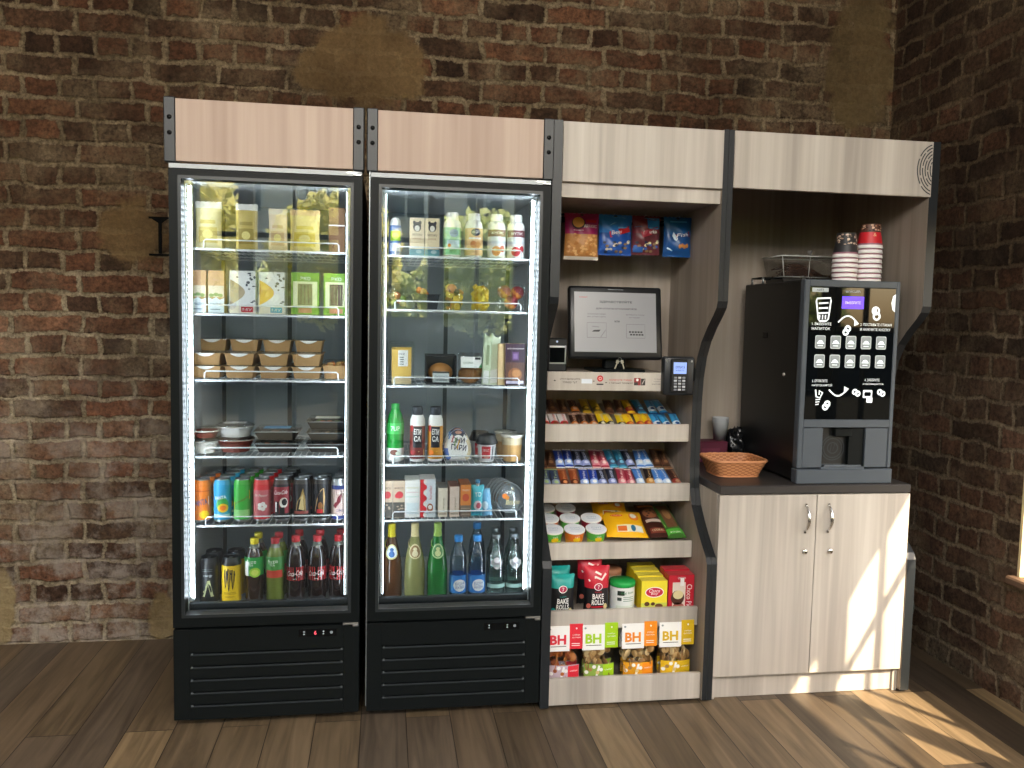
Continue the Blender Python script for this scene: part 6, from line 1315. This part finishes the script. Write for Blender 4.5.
m.grid(lambda u, v: (2.270+.204*u, .395, 1.573+(moundz(2.270+.204*u, .395)-.003-1.573)*v), 16, 2, BEAN[2])
for k in range(420):
    x, y = q.uniform(2.272, 2.472), .394+.14*q.random()**1.6; m.ball((x, y, moundz(x, y) if q.random() < .6 else q.uniform(1.575, moundz(x, y))) if y > .40 else (x, .393, q.uniform(1.575, moundz(x, .395))), .0052, BEAN[k % 3], 6, 4, (1, .8, .6))
tag(m.build('coffee_beans', HP, o), kind='stuff')
PAP = P('#c9aeb4', .55); PKD = P('#94616f', .55)
def cup_(name, label, loc, design, group):
    t = thing(name, label, 'paper cup', loc, group=group); H = .092; rb, rt = .0475, .0350
    pr = [(rb-.002, .0), (rb, -.001), (rb+.0015, .002), (rb, .005), (rb-.0006, .006), (rb-.0012, .0125), (rb-.0012, .0125), (rb-.0022, .019), (rb-.0022, .019), (rt+.003, H*.66), (rt+.003, H*.66), (rt, H-.004), (rt, H), (rt-.002, H), (rt-.003, H-.005), (0, H-.005)]
    a, b_, c = design; fl = [W_, W_, W_, W_, P('#f2ecec', .5), PKD, PKD, PAP if a is None else a, PAP if a is None else a, PAP if a is None else a, b_, b_, b_, b_, c, c]
    m = MB().lathe(pr, fl[:len(pr)-1], 26)
    if a is not None:
        f = rprof([(rb-.0022, .019), (rt, H)]); S = cyl(f, .038); r2 = random.Random(6)
        if group.startswith('black'):
            for k in range(40): m.dell(S, r2.uniform(-.055, .055), H*r2.uniform(.52, .95), r2.uniform(.003, .006), r2.uniform(.002, .005), (P('#d9c3ae', .5), P('#b79a84', .5), P('#8f7a6c', .5))[k % 3], .0008+.0001*(k % 4), 8)
            m.dell(S, .03, .032, .006, .006, P('#c9b49c', .5), .001, 10)
        else:
            for k in range(34): m.dell(S, r2.uniform(-.055, .055), H*r2.uniform(.72, .96), r2.uniform(.003, .006), r2.uniform(.002, .004), (P('#d9b49a', .5), P('#2a1a16', .5), P('#b98a6a', .5))[k % 3], .0008+.0001*(k % 4), 8)
            m.dtext(S, '&', -.005, H*.55, .013, P('#e9b48a', .5), e=.001)
    m.build('cup', t); MB().lathe([(0, H-.0048), (rt-.003, H-.0048)], P('#d8cfc6', .6), 20).build('cup_base', t); return t
st = None
for s_, (x, n_, grp, wh) in enumerate(((2.415, 5, 'black-topped stack of paper cups', 'the black-topped stack'), (2.5135, 7, 'red-topped stack of paper cups', 'the red-topped stack'))):
    y = .195
    for k in range(n_):
        lab = 'upturned pink-striped paper cup in %s, %s' % (wh, 'at the bottom' if k == 0 else '%s from the bottom' % ORD[k]); loc = (x+rnd.uniform(-.0006, .0006), y, 1.5455+.0185*k)
        if st is None: st = cup_('paper_cup', lab, loc, (None, PAP, PAP), grp)
        else: d = dup(st, loc, lab); d['group'] = grp
    if s_ == 0: cup_('paper_cup', 'black upturned paper cup with beige flower print, topping the lower stack', (x, y, 1.5455+.0185*n_), (P('#2b2a2d', .5), P('#2b2a2d', .5), P('#3a332f', .5)), 'black printed cup on top')
    else: cup_('paper_cup', 'red upturned paper cup with patterned band, topping the taller stack', (x, y, 1.5455+.0185*n_), (P('#cf2530', .45), P('#5a3a2e', .5), P('#5a3a2e', .5)), 'red printed cup on top')
# wicker basket
o = (2.012, .235, .7975)
BK = thing('wicker_basket', 'empty honey-brown wicker basket on the dark worktop', 'basket', o)
WIC = P('#c98a5e', .6); WID = P('#a3683f', .6); NR = 44
def bring(t_): return (.082+.027*t_, .078+.024*t_)
def bpt(a, t_, off):
    hw, hd = bring(t_); c, s_ = math.cos(a), math.sin(a); p = 5.
    k = (abs(c)**p+abs(s_)**p)**(-1/p); return (2.012+(hw+off)*c*k, .235+(hd+off)*s_*k)
m = MB()
for sgn in (1, -1):
    def F(u, v, sgn=sgn):
        a = 2*PI*u; off = .0022*math.sin(a*NR/2+PI*int(v*9+.5))*sgn*1.0-(0 if sgn > 0 else .004); x, y = bpt(a, v, off); return (x, y, .800+.058*v)
    m.grid(F if sgn > 0 else (lambda u, v: F(1-u, v)), NR*4, 9, lambda u, v: WID if (int(u*NR)+int(v*9)) % 2 else WIC)
m.build('woven_side', BK, o)
m = MB()
for k in range(2): m.tube([(*bpt(2*PI*i/NR/1.0, 1.0, .001), .860+.0022*math.sin(i*PI/1.5+k*PI)) for i in range(NR)], .0042, WIC, 6, True)
m.build('rim', BK, o); m = MB(); m.add([(*bpt(2*PI*i/48, 0, -.002), .7995) for i in range(48)], [list(range(48))], WID); m.tube([(*bpt(2*PI*i/48, 0, .002), .8005) for i in range(48)], .0028, WIC, 6, True); m.build('base', BK, o)
# behind the basket
tag(MB().box(-.065, .065, -.045, .045, 0, .088, P('#571a30', .5), .004).drect(flat(-.045), -.05, .02, .03, .06, P('#6b2a40', .5)).build('napkin_box', None, None, (2.035, .53, .7975)), 'dark maroon box behind the wicker basket', 'box')
t = None
for k in range(4):
    if t is None: t = tag(MB().lathe([(0, .001), (.024, .001), (.025, .0), (.034, .076), (.0355, .078), (.034, .078), (.0235, .003), (0, .003)], P('#c3c7ca', .25, alpha=.8), 22).build('plastic_cup', None, None, (2.082, .53, .8865)), 'clear plastic cup, lowest of the stack on the maroon box', 'plastic cup', 'stack of clear plastic cups')
    else: dup(t, (2.082, .53, .8865+.006*k), 'clear plastic cup, %s from the bottom of the stack on the maroon box' % ORD[k])
q = random.Random(8); ph = [q.uniform(0, 6) for _ in range(8)]
def crump(u, v):
    a = 2*PI*u; t_ = PI*(v-.5); r_ = 1+.13*math.sin(5*a+ph[0]+3*t_)+.1*math.sin(9*t_+4*a+ph[1])+.06*math.sin(13*a+7*t_+ph[2]); return (.046*r_*math.cos(t_)*math.cos(a), .05*r_*math.cos(t_)*math.sin(a), .066+.066*r_*.95*math.sin(t_)) if abs(t_) < 1.5 else (0, 0, .066+.0667*math.sin(t_))
tag(MB().grid(crump, 40, 22, P('#131416', .22)).build('crumpled_bag', None, None, (2.154, .535, .803)), 'crumpled shiny black bag beside the coffee machine, behind the basket', 'bag')
# ------------------------------------------------------------------ daylight, sun and camera
SKY, SUN, EXPO = .62, 17., -0.12
wd = bpy.data.worlds.new('sky'); sc.world = wd; wd.use_nodes = True
n = wd.node_tree.nodes; l = wd.node_tree.links; bg = n['Background']
sk = n.new('ShaderNodeTexSky'); sk.sky_type = 'NISHITA'; sk.sun_disc = False; sk.sun_elevation = math.radians(40); sk.sun_rotation = math.radians(150); sk.air_density = 1.2; sk.dust_density = 2.5
tn = n.new('ShaderNodeMix'); tn.data_type = 'RGBA'; tn.blend_type = 'MULTIPLY'; tn.inputs[0].default_value = 1; tn.inputs[7].default_value = (1.0, .97, .93, 1); l.new(sk.outputs[0], tn.inputs[6]); l.new(tn.outputs[2], bg.inputs[0]); bg.inputs[1].default_value = SKY
sd = Vector((-.54, 1.0, -.97)).normalized()
L = bpy.data.lights.new('sun', 'SUN'); L.energy = SUN; L.angle = math.radians(.6); L.color = (1., .82, .56)
lo = bpy.data.objects.new('sun', L); COL.objects.link(lo); lo.rotation_euler = sd.to_track_quat('-Z', 'Y').to_euler(); lo.location = (6, -8, 8)
cd = bpy.data.cameras.new('camera'); cam = bpy.data.objects.new('camera', cd); COL.objects.link(cam); sc.camera = cam
yaw, pitch, roll = .1536, -.0774, .0214
fw = Vector((math.sin(yaw), math.cos(yaw), 0)); ri = Vector((math.cos(yaw), -math.sin(yaw), 0)); up = Vector((0, 0, 1))
f2 = fw*math.cos(pitch)+up*math.sin(pitch); u2 = up*math.cos(pitch)-fw*math.sin(pitch)
r3 = ri*math.cos(roll)+u2*math.sin(roll); u3 = u2*math.cos(roll)-ri*math.sin(roll)
mw = Matrix((r3, u3, -f2)).transposed().to_4x4(); mw.translation = Vector((.6736, -2.789, 1.3758)); cam.matrix_world = mw
cd.sensor_fit = 'HORIZONTAL'; cd.sensor_width = 36; cd.lens = 832.45/1024*36; cd.clip_start = .02
vs = sc.view_settings; sc.display_settings.display_device = 'sRGB'
vs.view_transform = 'Standard'; vs.look = 'None'; vs.gamma = 1; vs.use_curve_mapping = False; vs.exposure = EXPO
sc.cycles.use_denoising = True; sc.cycles.max_bounces = 10; sc.cycles.transparent_max_bounces = 24; sc.cycles.diffuse_bounces = 5
sc.cycles.sample_clamp_indirect = 6; sc.cycles.caustics_reflective = False; sc.cycles.caustics_refractive = False
